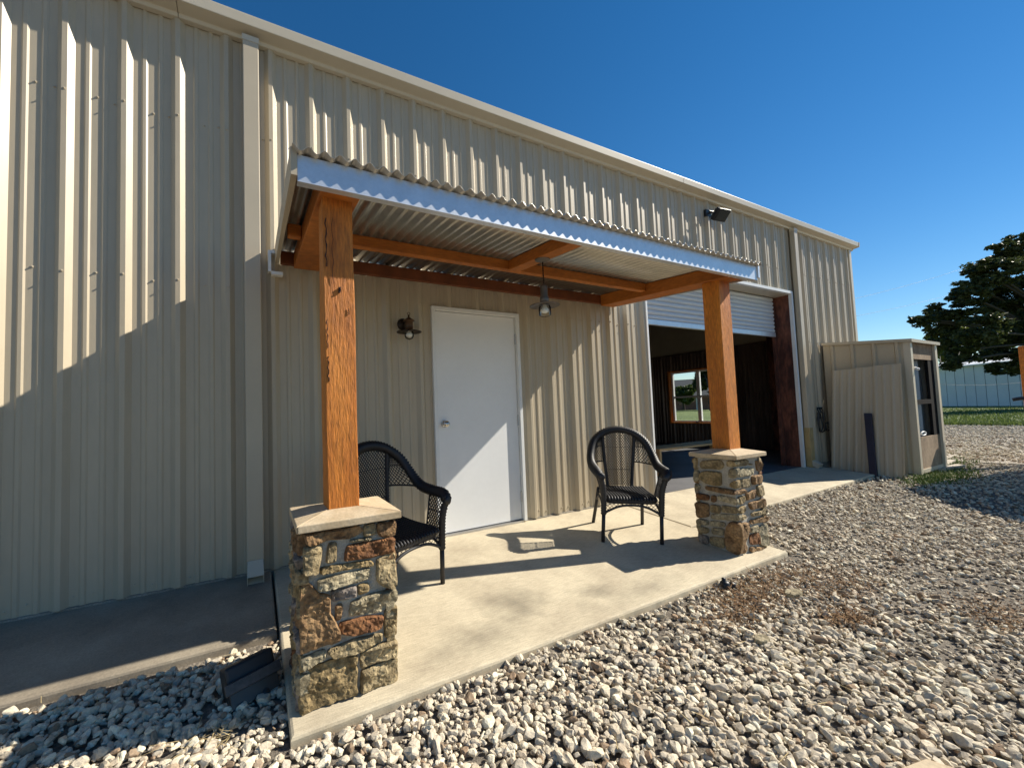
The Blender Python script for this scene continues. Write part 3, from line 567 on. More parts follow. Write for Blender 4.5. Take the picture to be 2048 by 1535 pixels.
def chair(label, loc, rz):
    T = local('wicker_chair', label, 'chair', loc, rz, 'black wicker porch chairs')
    arch = [(-0.275, 0.255, 0.585), (-0.300, 0.20, 0.618), (-0.300, 0.08, 0.622), (-0.298, -0.04, 0.640), (-0.290, -0.13, 0.71), (-0.245, -0.215, 0.83), (-0.14, -0.265, 0.915), (0, -0.28, 0.945)]
    arch = arch+[(-x, y, z) for x, y, z in arch[-2::-1]]
    m = MB(); rope(m, arch, 0.035, 12, 10, 0.17); m.build('back_and_arm_roll', 'wicker', T, True)
    for s in (-1, 1):
        MB().lathe([(0.0, -0.012), (0.028, -0.010), (0.033, 0.0), (0.028, 0.012), (0.0, 0.014)], (s*0.272, 0.268, 0.585), 12, 'y').build('arm_cap', 'wicker', T, True)
        m = MB(); rope(m, [(s*0.275, 0.25, 0.585), (s*0.262, 0.245, 0.53), (s*0.248, 0.24, 0.45), (s*0.245, 0.24, 0.24)], 0.024, 10); m.build('arm_post', 'wicker', T, True)
        MB().tube([(s*0.245, 0.24, 0.26), (s*0.25, 0.242, 0.0)], 0.0165, 10).build('leg', 'wicker', T, True)
        MB().tube([(s*0.205, -0.18, 0.38), (s*0.215, -0.20, 0.26), (s*0.238, -0.262, 0.0)], 0.0165, 10).build('leg', 'wicker', T, True)
        m = MB(); rope(m, [(s*0.115, -0.195, 0.39), (s*0.135, -0.235, 0.62), (s*0.155, -0.262, 0.895)], 0.016, 8); m.build('back_stile', 'wicker', T, True)
    # seat
    n = 24; st = MB(); per = []
    for i in range(n):
        a = 2*math.pi*i/n; cx, sy = math.cos(a), math.sin(a); e = 0.35
        x = 0.235*math.copysign(abs(cx)**e, cx); y = 0.02+0.225*math.copysign(abs(sy)**e, sy); x *= 0.88+0.12*(y+0.2)/0.45; per.append((x, y))
    vs = []
    for f, z in ((1, 0.345), (1.02, 0.365), (0.99, 0.392), (0.85, 0.398), (0.5, 0.392)): vs += [(x*f, 0.02+(y-0.02)*f, z) for x, y in per]
    vs.append((0, 0.02, 0.388)); fs = [(k*n+i, k*n+(i+1) % n, (k+1)*n+(i+1) % n, (k+1)*n+i) for k in range(4) for i in range(n)]+[(4*n+i, 4*n+(i+1) % n, 5*n) for i in range(n)]+[tuple(range(n-1, -1, -1))]
    st.add(vs, fs); seat = st.build('seat', 'wicker_seat', T, True)
    wv = MB()
    for k in range(17):
        x = -0.20+0.40*k/16; rope(wv, [(x, -0.17, 0.399), (x, 0.0, 0.394), (x, 0.225, 0.400), (x, 0.250, 0.365)], 0.0095, 6, 4, 0.22)
    wv.build('seat_weave', 'wicker', seat, True)
    # aprons
    def apron(fn):
        m = MB(); m.tube(catmull([fn(0, 0), fn(0.25, 0.62), fn(0.5, 0.78), fn(0.75, 0.62), fn(1, 0)], 6), 0.0105, 8)
        lattice(m, fn, lambda u, v: v > 0.78*(1-(2*u-1)**2), 14, 3, 0.0022, 20); m.tube([fn(0.36, 0.75), fn(0.36, 1)], 0.005, 6); return m.build('apron', 'wicker', T, True)
    apron(lambda u, v: (-0.245+0.49*u, 0.243, 0.255+0.10*v))
    for s in (-1, 1): apron(lambda u, v, s=s: (s*(0.245-0.03*u), 0.24-0.44*u, 0.255+0.10*v))
    # lattice panels
    def backz(y): return y
    m = MB(); lattice(m, lambda u, v: ((-0.115-0.04*v)*(1-2*u), -0.197-0.068*v-0.015*math.sin(math.pi*u), 0.40+0.515*v), lambda u, v: True, 13, 17, 0.0036)
    for v in (0.3, 0.72): m.tube([((-0.115-0.04*v)*(1-2*u), -0.197-0.068*v-0.015*math.sin(math.pi*u), 0.40+0.515*v) for u in (0, 0.25, 0.5, 0.75, 1)], 0.0035, 5)
    m.build('back_lattice', 'wicker', T, True)
    for s in (-1, 1):
        def wing(u, v, s=s):
            z = 0.63+0.27*v; xi = 0.137+0.02*v; xo = (0.295, 0.288, 0.262, 0.215, 0.15)[min(int(v*4), 4)]; vv = min(v*4, 3.999); i = int(vv); xs_ = (0.295, 0.290, 0.262, 0.215, 0.155); ys_ = (-0.06, -0.13, -0.175, -0.225, -0.258)
            xo = xs_[i]+(xs_[i+1]-xs_[i])*(vv-i); yo = ys_[i]+(ys_[i+1]-ys_[i])*(vv-i); yi = -0.237-0.026*v
            return (s*(xi+(xo-xi)*u), yi+(yo-yi)*u*u, z)
        m = MB(); lattice(m, wing, lambda u, v: True, 7, 9, 0.0036); m.tube([wing(u, 0) for u in (0, 0.25, 0.5, 0.75, 1)], 0.0065, 6); m.tube([wing(u, 0.55) for u in (0, 0.25, 0.5, 0.75, 1)], 0.0035, 5)
        m.build('wing_lattice', 'wicker', T, True)
        def arm(u, v, s=s): return (s*(0.232+0.058*v), 0.235-(0.135+0.03*v)*u, 0.39+0.21*v)
        m = MB(); lattice(m, arm, lambda u, v: True, 6, 7, 0.0036); m.tube([arm(1, v) for v in (0, 0.3, 0.6, 1)], 0.0065, 6); m.tube([arm(u, 0.5) for u in (0, 0.5, 1)], 0.003, 5); m.build('arm_lattice', 'wicker', T, True)
    return T
def place_chair(label, c, fwd):
    rz = math.atan2(fwd[1], fwd[0])-math.pi/2; T = chair(label, (c[0], c[1], slab_z(c[1])), rz)
    # the porch falls away from the wall: tilt the chair with it so all four feet touch
    T.rotation_mode = 'QUATERNION'; nrm = Vector((0, -0.075, 1)).normalized(); T.rotation_quaternion = Vector((0, 0, 1)).rotation_difference(nrm) @ Matrix.Rotation(rz, 3, 'Z').to_quaternion()
place_chair('black wicker armchair facing the camera beside the right stone pillar', (2.93, -0.715), (-0.565, -0.825))
place_chair('black wicker armchair half hidden behind the left stone pillar', (0.695, -0.655), (0.36, -0.933))
# ------------------------------------------------------------------ lamps
sx, sy, sz = 1.052, -0.15, 1.848
T = thing('wall_lantern', (1.04, -0.005, 1.93), 'dark bronze barn-style wall lantern left of the white door', 'wall lamp')
MB().lathe([(0.0, 0.0), (0.052, 0.0), (0.055, 0.012), (0.045, 0.022), (0.0, 0.03)], (1.035, -0.032, 1.925), 20, 'y').build('backplate', 'bronze', T, True)
MB().tube(catmull([(1.035, -0.05, 1.925), (1.038, -0.09, 1.94), (1.045, -0.13, 1.93)], 5), 0.012, 8).build('arm', 'bronze', T, True)
MB().lathe([(0.0, 0.145), (0.008, 0.142), (0.008, 0.122), (0.02, 0.112), (0.05, 0.092), (0.052, 0.086), (0.036, 0.080), (0.034, 0.012), (0.04, 0.006), (0.0, 0.004)], (sx, sy, sz), 20).build('lamp_body', 'bronze_warm', T, True)
MB().tube([(sx+0.012*math.cos(a), sy, sz+0.152+0.012*math.sin(a)) for a in np.linspace(0, 2*math.pi, 13)], 0.0025, 6).build('loop', 'bronze', T, True)
MB().lathe([(0.03, 0.012), (0.108, -0.008), (0.110, -0.011), (0.03, 0.004)], (sx, sy, sz), 28).build('lamp_shade', 'bronze', T, True)
MB().lathe([(0.028, 0.0), (0.040, -0.02), (0.041, -0.045), (0.03, -0.068), (0.0, -0.078)], (sx, sy, sz), 20).build('glass_globe', 'clear_glass', T, True)
MB().lathe([(0.012, 0.0), (0.016, -0.012), (0.027, -0.030), (0.024, -0.047), (0.0, -0.056)], (sx, sy, sz), 16).build('bulb', 'bulb', T, True)
px, py = 1.80, -1.08; ztop = rz_(py)-0.102
T = thing('pendant_lamp', (px, py, ztop), 'pewter pendant lamp with flat shade hanging from the awning cross beam', 'pendant lamp')
MB().lathe([(0.0, -0.022), (0.02, -0.020), (0.055, -0.006), (0.058, 0.0), (0.0, 0.0)], (px, py, ztop), 24).build('ceiling_plate', 'pewter', T, True)
m = MB(); zz = ztop-0.02; zs = 2.06
k = 0
while zz > zs:
    a = 0 if k % 2 else math.pi/2; m.tube([(px+0.005*math.cos(t)*math.cos(a), py+0.005*math.cos(t)*math.sin(a), zz-0.010+0.012*math.sin(t)) for t in np.linspace(0, 2*math.pi, 9)], 0.002, 5, False); zz -= 0.019; k += 1
m.tube([(px, py, ztop-0.01), (px, py, zs)], 0.0025, 5)
m.build('chain', 'bronze', T)
MB().lathe([(0.0, 0.165), (0.008, 0.162), (0.012, 0.15), (0.026, 0.142), (0.028, 0.135), (0.026, 0.075), (0.034, 0.05), (0.036, 0.0), (0.0, -0.002)], (px, py, 1.915), 20).build('lamp_body', 'pewter', T, True)
MB().lathe([(0.03, 0.012), (0.112, -0.006), (0.114, -0.010), (0.03, 0.003)], (px, py, 1.915), 28).build('lamp_shade', 'pewter', T, True)
MB().lathe([(0.038, 0.0), (0.040, -0.012), (0.046, -0.022), (0.046, -0.075), (0.043, -0.085), (0.0, -0.086)], (px, py, 1.915), 22).build('glass_jar', 'clear_glass', T, True)
MB().lathe([(0.014, 0.0), (0.017, -0.02), (0.029, -0.040), (0.027, -0.058), (0.0, -0.068)], (px, py, 1.915), 16).build('bulb', 'bulb', T, True)
T = thing('flood_light', (5.78, -0.03, 3.86), 'black wall flood light high under the gutter', 'flood light')
c = Vector((5.78, -0.205, 3.80)); dv = Vector((-0.10, -0.72, -0.69)).normalized(); rv = Vector((0.99, -0.14, 0)).normalized(); rv = (rv-dv*rv.dot(dv)).normalized(); uv = rv.cross(dv)
if uv.z < 0: uv = -uv
MB().obox(c, rv*0.115, uv*0.085, dv*0.032).build('housing', 'black_plastic', T, bevel=0.008)
MB().obox(c+dv*0.034, rv*0.095, uv*0.068, dv*0.004).build('lens', 'lamp_glass', T)
m = MB()
for k in range(7): m.obox(c-dv*0.045+rv*(-0.09+0.03*k), rv*0.004, uv*0.06, dv*0.014)
m.build('cooling_fins', 'black_plastic', T)
m = MB().tube([c-rv*0.125, c-rv*0.125-dv*0.11, c-dv*0.13, c+rv*0.125-dv*0.11, c+rv*0.125], 0.008, 6); m.tube([c-dv*0.13, (5.78, -0.03, 3.90)], 0.014, 8); m.box(5.72, 5.84, -0.035, -0.0, 3.85, 3.95); m.build('bracket', 'black_plastic', T)
# black landscape flood light by the near pillar
T = thing('ground_spotlight', (-0.18, -1.32, -0.17), 'black ground flood light on the gravel left of the near stone pillar', 'ground light')
c = Vector((-0.18, -1.235, -0.075)); rv = Vector((0.93, 0.30, 0.06)).normalized(); dv = Vector((0.30, -0.9, 0.42)); dv = (dv-rv*dv.dot(rv)).normalized(); uv = rv.cross(dv)
if uv.z < 0: uv = -uv
MB().obox(c, rv*0.105, dv*0.055, uv*0.085).build('housing', 'black_plastic', T, bevel=0.012)
MB().obox(c+dv*0.068+uv*0.0, rv*0.118, dv*0.010, uv*0.022).build('visor', 'grey_plastic', T, bevel=0.003)
MB().obox(c+dv*0.055-uv*0.055, rv*0.10, dv*0.006, uv*0.03).build('lens', 'lamp_glass', T)
MB().tube(catmull([c+rv*0.05+dv*0.03-uv*0.06, (-0.12, -1.33, -0.14), (-0.13, -1.34, -0.20)], 5), 0.018, 8).build('stem', 'grey_plastic', T, True)
# wiring hung on the wall beyond the bay
T = MB()
for cxx, czz, a, b in ((8.72, 0.66, 0.13, 0.13), (8.66, 0.70, 0.07, 0.16), (8.93, 0.62, 0.10, 0.075), (8.66, 0.92, 0.045, 0.045), (8.74, 0.92, 0.045, 0.045)):
    T.tube([(cxx+a*math.cos(t), -0.045+0.008*math.sin(3*t), czz+b*math.sin(t)) for t in np.linspace(0, 2*math.pi, 25)], 0.009, 6, False)
for xx in (8.62, 8.80): T.tube([(xx, -0.045, 0.88), (xx-0.01, -0.05, 0.72), (xx+0.01, -0.045, 0.56)], 0.014, 6)
T.tube(catmull([(8.93, -0.05, 0.62), (9.02, -0.05, 0.56), (9.03, -0.05, 0.40)], 6), 0.005, 6); T.box(8.62, 8.80, -0.05, -0.03, 0.955, 0.97)
tag(T.build('cable_coil', 'black_plastic'), 'tangle of looped black cable hung low on the tan wall', 'cable')
# ------------------------------------------------------------------ lean-to locker beyond the bay
SX0, SX1, SY0, SY1, SZ = 8.95, 10.15, -1.12, -0.06, -0.10
T = thing('lean_to_shed', (9.8, -0.6, -0.14), 'small tan metal lean-to shed with open framed front at the building corner', 'shed')
def shtop(y): return 2.125+0.10*(y)
def shp(u, d, z): return (SX0+d, u, z if z < 1 else shtop(u)-0.045)
rib = MB(); ys = []; yy = SY0
pts = []
for k in range(5):
    y0 = SY0+0.12+k*0.27
    pts += [(y0-0.035, 0), (y0-0.018, -0.028), (y0+0.018, -0.028), (y0+0.035, 0)]
pts = [(SY0, 0)]+[p for p in pts if SY0 < p[0] < SY1-0.01]+[(SY1, 0)]
for (a, da), (b, db) in zip(pts[:-1], pts[1:]): rib.add([shp(a, da, SZ), shp(b, db, SZ), shp(b, db, 3), shp(a, da, 3)], [(0, 1, 2, 3)])
rib.build('side_panel', 'tan_metal', T)
rt = MB(); rt.hexa([(SX0-0.05, SY0-0.06, shtop(SY0-0.06)-0.05), (SX1+0.05, SY0-0.06, shtop(SY0-0.06)-0.05), (SX1+0.05, SY1, shtop(SY1)-0.045), (SX0-0.05, SY1, shtop(SY1)-0.045)],
                   [(SX0-0.05, SY0-0.06, shtop(SY0-0.06)), (SX1+0.05, SY0-0.06, shtop(SY0-0.06)), (SX1+0.05, SY1, shtop(SY1)), (SX0-0.05, SY1, shtop(SY1))]); rt.build('roof', 'tan_trim', T)
zt_ = shtop(SY0)-0.05
for a, b, nm in ((SX0-0.012, SX0+0.07, 'corner_post'), (SX1-0.10, SX1, 'corner_post')): box(a, b, SY0-0.03, SY0+0.05, SZ, zt_).build(nm, 'tan_trim_light', T)
box(SX0+0.07, SX1-0.10, SY0-0.01, SY0+0.04, SZ, SZ+0.06).build('sill', 'tan_trim_light', T)
box(SX0+0.07, SX1-0.10, SY0+0.002, SY0+0.016, SZ+0.06, SZ+0.56).build('kick_board', 'plywood', T)
box(SX0+0.07, SX1-0.10, SY0, SY0+0.03, zt_-0.26, zt_).build('header_board', 'plywood', T)
box(SX1-0.36, SX1-0.10, SY0+0.004, SY0+0.04, SZ+0.56, zt_-0.26).build('door_stile', 'black_frame', T)
box(SX0+0.07, SX1-0.36, SY0, SY0+0.05, 0.98, 1.05).build('cross_bar', 'black_frame', T)
box(SX0+0.22, SX0+0.36, SY0+0.06, SY0+0.09, 1.20, 1.68).build('slot_plate', 'black_frame', T)
corrugated(SX0+0.02, SX1-0.02, SZ, zt_, [], lambda u, d, z: (u, SY0+0.14+d, z)).build('inner_panel', 'pale_steel', T)
box(SX1-0.03, SX1, SY0+0.05, SY1, SZ, zt_).build('side_panel', 'tan_metal', T)
MB().tube([(SX0+0.22+0.10*math.cos(t), SY0-0.03, 0.52+0.028*math.sin(t)) for t in np.linspace(0, 2*math.pi, 17)], 0.010, 6, False).build('pull_ring', 'trim_white', T, True)
MB().tube([(SX0+0.10, SY0-0.02, 1.56), (SX0+0.16, SY0-0.06, 1.53)], 0.018, 6).build('latch', 'trim_white', T)
# sheets leaning on its side
def lean_sheet(y0, y1, zt2, xb, xt, label, tw):
    n = 10; m = MB()
    def fn(u, v):
        y = y0+(y1-y0)*u+tw*v; d = 0.006 if (int(u*10) % 3 == 0) else 0.0
        return (xb+(xt-xb)*v-d, y, -0.135+(zt2+0.135)*v)
    m.grid(20, 1, fn); o = m.build('metal_sheet', 'tan_metal'); s_ = o.modifiers.new('thick', 'SOLIDIFY'); s_.thickness = 0.002
    tag(o, label, 'metal sheet', 'tan sheets leaning on the lean-to shed')
lean_sheet(-0.52, -0.20, 1.60, 8.52, 8.80, 'leftmost of three tan metal sheets leaning on the small shed', -0.02)
lean_sheet(-0.80, -0.50, 1.615, 8.49, 8.79, 'middle of three tan metal sheets, behind the dark plank', -0.015)
lean_sheet(-1.10, -0.77, 1.625, 8.46, 8.77, 'rightmost of three tan metal sheets leaning on the small shed', 0.02)
m = MB(); a, b = Vector((8.36, -0.78, -0.10)), Vector((8.60, -0.70, 0.86)); d_ = (b-a)/2; w_ = Vector((0, 1, 0.05)).normalized()*0.045; m.obox((a+b)/2, w_, d_.cross(w_).normalized()*0.019, d_)
tag(m.build('timber_plank', 'navy_paint', bevel=0.003), 'short dark navy plank standing against the leaning tan sheets', 'plank')
# wooden bench inside the bay
T = thing('wooden_bench', (6.3, 1.0, -0.012), 'low pine bench with solid end panel just inside the open bay', 'bench')
box(5.50, 7.5, 0.80, 1.18, 0.385, 0.42).build('seat', 'pine', T, bevel=0.004)
for x in (5.50, 7.42): box(x, x+0.045, 0.80, 1.18, -0.012, 0.385 if x > 6 else 0.384).build('end_panel', 'pine', T, bevel=0.003)
# ------------------------------------------------------------------ things further right
o = box(12.0, 12.16, -1.86, -1.70, -0.2, 1.93); tag(o.build('timber_post', 'cedar', bevel=0.006), 'orange timber post cut by the right edge of the photo', 'post')
m = MB(); m.tube(catmull([(11.9, -1.60, 0.98), (11.92, -1.75, 1.0), (11.95, -2.1, 0.94)], 5), 0.03, 8); tag(m.build('pipe_arm', 'black_plastic', smooth=True), 'black pipe arm beside the orange timber post', 'pipe')
CANOPY = thing('shadow_canopy', (13.6, -4.2, -0.2), 'unseen flat roof on posts, added out of frame at right to shade the gravel', 'shadow_canopy')  # added roof out of view, shaped to cast the shadow on the right-hand gravel
A0 = Vector((-0.22, 0, 0)); hgt = 2.6
def caster(px_, py_): 
    g0 = on_plane(px_, py_, (0, 0, 1), -0.20); t = (hgt+0.20)/SUND.z; return (g0[0]+SUND.x*t, g0[1]+SUND.y*t)
c0, c1, c2 = caster(1812, 985), caster(2130, 925), caster(2140, 1066)
far = (c1[0]+c2[0]-c0[0], c1[1]+c2[1]-c0[1])
quad = [c0, c1, (c1[0]+0.6, c1[1]-4.5), (c2[0]-0.3, c2[1]-2.6), c2]
MB().prism(quad, lambda x, y: (x, y, hgt), lambda x, y: (x, y, hgt+0.12)).build('roof', 'barn_roof', CANOPY)
for (x, y) in (quad[2], quad[3]): box(x-0.25, x-0.13, y+0.2, y+0.32, -0.3, hgt).build('post', 'cedar', CANOPY)
for x, y in ((c1[0]-0.5, c1[1]-0.45), (c2[0]+0.5, c2[1]-0.35)): box(x-0.06, x+0.06, y-0.06, y+0.06, -0.3, hgt).build('post', 'cedar', CANOPY)
bd = [((10.6, -0.98, -0.09), 1.6, 0.14, 0.10, 'long pale board lying on the ground by the shed corner'), ((10.15, -1.15, -0.10), 0.9, 0.12, -0.12, 'short pale board lying in front of the longer one'), ((12.3, -0.62, -0.10), 1.5, 0.16, 0.05, 'weathered board on the grass behind the other boards')]
for (c, l, w_, a, lb) in bd:
    dx = Vector((math.cos(a), math.sin(a), 0)); c = (c[0], c[1], ground_z(c[0], c[1])+0.03); o = MB().obox(c, dx*l/2, Vector((-dx.y, dx.x, 0))*w_/2, (0, 0, 0.02)).build('board', 'old_board', bevel=0.003); tag(o, lb, 'board', 'loose boards on the ground')
fl = [((1.84, -2.95), 0.14, 'tan flat flagstone in the gravel at the bottom edge'), ((3.05, -2.0), 0.06, 'small tan flat stone in gravel beside the leaf litter'), ((2.30, -2.18), 0.045, 'small brown flat stone in gravel in front of the porch')]
for (x, y), r, lb in fl:
    n = 7; pl_ = [(x+r*(0.8+0.4*random.random())*math.cos(2*math.pi*i/n), y+0.8*r*(0.8+0.4*random.random())*math.sin(2*math.pi*i/n)) for i in range(n)]; z = ground_z(x, y)+0.035
    o = MB().prism(pl_, lambda a, b: (a, b, z-0.02), lambda a, b: (a, b, z+0.012+0.05*(a-x))).build('flat_stone', 'flagstone' if y < -2.5 else 'stone_2', bevel=0.004); tag(o, lb, 'stone', 'flat stones in the gravel')
T = MB(); bx, by = 2.78, -1.71; bz = -0.19
T.lathe([(0.03, 0.0), (0.032, 0.05), (0.022, 0.062), (0.0, 0.065)], (bx, by, bz), 10).lathe([(0.026, 0.0), (0.028, 0.035), (0.0, 0.045)], (bx+0.07, by-0.01, bz), 10)
T.tube([(bx, by, bz+0.02), (bx+0.07, by-0.01, bz+0.02)], 0.012, 6); T.lathe([(0.012, 0.0), (0.014, 0.085), (0.0, 0.09)], (bx-0.01, by, bz), 8)
tag(T.build('drain_fitting', 'black_plastic', smooth=True), 'small black plastic pipe fitting at the front edge of the porch', 'pipe fitting')
# barn
b0 = on_plane(1846, 812.5, (0, 0, 1), -0.2)[:2]; b1 = on_plane(2110, 811.5, (0, 0, 1), -0.2)[:2]
BN = thing('white_barn', (b0[0], b0[1], -0.2), 'long white ribbed metal barn behind the oak tree', 'barn')
dv = Vector((b1[0]-b0[0], b1[1]-b0[1], 0)); Lb = dv.length; dv.normalize(); nv = Vector((dv.y, -dv.x, 0)); nv = nv if (Vector((CX, CY, 0))-Vector((*b0, 0))).dot(nv) > 0 else -nv
def bz(px_, py_, q):
    d = at_dist(px_, py_, 1.0)-CAMP; t = (np.array(q[:2])-CAMP[:2])@d[:2]/(d[:2]@d[:2]); return CAMP[2]+t*d[2]
HB = 0.5*(bz(1868, 735, b0)+bz(2040, 722, on_plane(2040, 812, (0, 0, 1), -0.2)))
base = Vector((*b0, -0.2)); k = 0; pw = 0.9
while k*pw < Lb:
    a = base+dv*(k*pw+0.03); b = base+dv*min((k+1)*pw-0.03, Lb); m = MB(); m.hexa([a, b, b-nv*0.1, a-nv*0.1], [v+Vector((0, 0, HB+0.2)) for v in (a, b, b-nv*0.1, a-nv*0.1)]); m.build('wall_panel', 'barn_white', BN); k += 1
m = MB(); a, b = base-nv*0.12, base+dv*Lb-nv*0.12; m.hexa([a, b, b-nv*10, a-nv*10], [v+Vector((0, 0, HB+0.15)) for v in (a, b, b-nv*10, a-nv*10)]); m.build('inner_wall', 'pale_steel', BN)
m = MB(); up = Vector((0, 0, 1)); e0, e1 = base+nv*0.4-dv*0.3+up*(HB+0.2), base+nv*0.4+dv*(Lb+0.3)+up*(HB+0.2); r0, r1 = e0-nv*5.6+up*1.35, e1-nv*5.6+up*1.35; g0, g1 = r0-nv*5.6-up*1.35, r1-nv*5.6-up*1.35
m.add([e0, e1, r1, r0, g0, g1]+[v-up*0.12 for v in (e0, e1, r1, r0, g0, g1)], [(0, 1, 2, 3), (3, 2, 5, 4), (6, 9, 8, 7), (9, 10, 11, 8), (0, 6, 7, 1), (0, 3, 9, 6), (3, 4, 10, 9), (1, 7, 8, 2), (2, 8, 11, 5), (4, 5, 11, 10)]); m.build('roof', 'barn_roof', BN)
# overhead wires
def wire(pa, da, pb, db, label):
    A, B = Vector(at_dist(*pa, da)), Vector(at_dist(*pb, db)); D = B-A; A = A-D*0.5; B = B+D*1.0
    pts = [A.lerp(B, t)-Vector((0, 0, 1.2*4*t*(1-t)*0.5)) for t in np.linspace(0, 1, 13)]; o = MB().tube(pts, 0.007, 5).build('overhead_wire', 'wire', smooth=True); tag(o, label, 'wire', 'overhead wires')
wire((1710, 585), 26, (1920, 525), 34, 'upper of two thin overhead wires against the sky'); wire((1712, 620), 26, (1912, 572), 34, 'lower of two thin overhead wires against the sky')
wire((1868, 757), 30, (2010, 752), 30, 'thin dark wire crossing in front of the white barn')
# ------------------------------------------------------------------ trees
def leaves(mb, c, r, n, size, tufts=26):
    c = np.array(c); r = np.array(r); d = rng.normal(size=(tufts, 3)); d /= np.linalg.norm(d, axis=1)[:, None]
    T_ = c+d*(rng.random(tufts)**0.45)[:, None]*r*0.92; tr_ = r.mean()*rng.uniform(0.16, 0.34, tufts)
    k = rng.integers(0, tufts, n); e = rng.normal(size=(n, 3)); e /= np.linalg.norm(e, axis=1)[:, None]
    P = T_[k]+e*(rng.random(n)**0.5*tr_[k])[:, None]*np.array((1.25, 1.25, 0.62)); a = rng.normal(size=(n, 3)); a[:, 2] *= 0.6; a /= np.linalg.norm(a, axis=1)[:, None]
    b = np.cross(a, rng.normal(size=(n, 3))); b /= np.linalg.norm(b, axis=1)[:, None]
    s_ = size*(0.6+0.8*rng.random(n))[:, None]; V = np.stack([P-a*s_, P+b*s_*0.5, P+a*s_, P-b*s_*0.5], 1).reshape(-1, 3); o = len(mb.v)
    mb.v += [tuple(v) for v in V]; mb.f += [(o+4*i, o+4*i+1, o+4*i+2, o+4*i+3) for i in range(n)]
def tree(name, label, base, h, trunk_r, clumps, n, size, lm, group='trees'):
    T = thing(name, base, label, 'tree', group); base = Vector(base); cen = sum((Vector(c) for c, r in clumps), Vector())/len(clumps)
    fork = base+Vector((0, 0, h*0.28)); m = MB(); m.tube(catmull([base-Vector((0, 0, 0.3)), base+Vector((0.1, 0.05, h*0.12)), fork], 5), [trunk_r*(1.25-0.5*i/10) for i in range(11)], 9); m.build('trunk', 'bark', T, True)
    lb = MB()
    for c, r in clumps:
        c = Vector(c); mid = fork.lerp(c, 0.5)+Vector((random.uniform(-.4, .4), random.uniform(-.4, .4), h*0.05)); lb.tube(catmull([fork-Vector((0, 0, 0.3)), mid, c], 4), [trunk_r*0.28*(1-0.09*i) for i in range(9)], 6)
    lb.build('limbs', 'bark', T, True)
    lf = MB(); vol = [max(r)*sorted(r)[1] for c, r in clumps]; tot = sum(vol)
    for (c, r), v in zip(clumps, vol): leaves(lf, c, r, int(n*v/tot), size)
    lf.build('crown', lm, T)
def pix_clumps(lst, depth):
    out = []
    for (px_, py_, rp, dd) in lst:
        d = depth+dd; c = at_dist(px_, py_, d); r = rp/CF*d; out.append((tuple(c), (r, r*1.05, r*0.8)))
    return out
oakpx = [(2040, 520, 46, 0), (1985, 545, 42, -1), (1945, 575, 34, 1), (2060, 585, 60, 1), (1990, 605, 50, 2), (1930, 615, 36, 0), (1885, 632, 34, 1), (1850, 638, 22, 0), (1835, 640, 14, 0), (1900, 668, 38, 1), (1955, 665, 48, -2), (2010, 670, 48, 1),
         (2075, 660, 50, 0), (1925, 700, 30, -1), (1905, 728, 20, -2), (1975, 705, 30, 1), (2030, 715, 34, 0), (2090, 500, 60, 2), (2120, 580, 70, 2), (2130, 680, 60, 1), (2180, 560, 90, 3), (2045, 480, 28, 1), (2010, 500, 26, 0), (1960, 540, 24, 0), (1870, 615, 16, 1), (1935, 590, 26, -1),
         (1990, 735, 18, 0), (2025, 740, 16, 1)]
ob = at_dist(2190, 800, 28.5)
tree('oak_tree', 'large dark spreading oak tree at the right edge', (ob[0], ob[1], -0.2), 12, 0.5, pix_clumps(oakpx, 27), 95000, 0.115, 'oak_leaf')
tree('young_tree', 'pale yellow-green tree behind the small shed corner', tuple(on_plane(1905, 806, (0, 0, 1), -0.2)), 8, 0.25, pix_clumps([(1890, 672, 34, 0), (1905, 700, 30, 0), (1880, 705, 22, 0), (2010, 685, 34, 3), (2020, 650, 24, 3), (1945, 650, 30, 2)], 80), 16000, 0.30, 'pale_leaf')
# seen through the bay window: lawn, house and trees
hb = on_plane(1385, 819.5, (0, 0, 1), -0.2); dirv = Vector((hb[0]-CX, hb[1]-CY, 0)).normalized(); side = Vector((dirv.y, -dirv.x, 0))
HS = thing('brick_house', (hb[0], hb[1], -0.2), 'brick house with grey hipped roof seen through the bay window', 'house'); hc = Vector((hb[0], hb[1], -0.2))
def hq(u, w, z): return hc+side*u+dirv*w+Vector((0, 0, z))
m = MB(); m.hexa([hq(-8, 0, 0), hq(8, 0, 0), hq(8, 9, 0), hq(-8, 9, 0)], [hq(-8, 0, 2.5), hq(8, 0, 2.5), hq(8, 9, 2.5), hq(-8, 9, 2.5)]); m.build('wall', 'brick_wall', HS)
m = MB(); E = [hq(-8.6, -0.6, 2.4), hq(8.6, -0.6, 2.4), hq(8.6, 9.6, 2.4), hq(-8.6, 9.6, 2.4), hq(-4, 4.5, 5.6), hq(4, 4.5, 5.6)]; m.add(E, [(0, 1, 5, 4), (1, 2, 5), (2, 3, 4, 5), (3, 0, 4), (3, 2, 1, 0)]); m.build('roof', 'shingle', HS)
for u in (-5.5, -1.5, 3.0, 6.0):
    m = MB(); m.hexa([hq(u-0.6, -0.05, 0.9), hq(u+0.6, -0.05, 0.9), hq(u+0.6, 0.05, 0.9), hq(u-0.6, 0.05, 0.9)], [hq(u-0.6, -0.05, 2.1), hq(u+0.6, -0.05, 2.1), hq(u+0.6, 0.05, 2.1), hq(u-0.6, 0.05, 2.1)]); m.build('window', 'dark_glass', HS)
m = MB(); m.hexa([hq(0.6, -0.06, 0), hq(1.5, -0.06, 0), hq(1.5, 0.05, 0), hq(0.6, 0.05, 0)], [hq(0.6, -0.06, 2.1), hq(1.5, -0.06, 2.1), hq(1.5, 0.05, 2.1), hq(0.6, 0.05, 2.1)]); m.build('door', 'trim_white', HS)
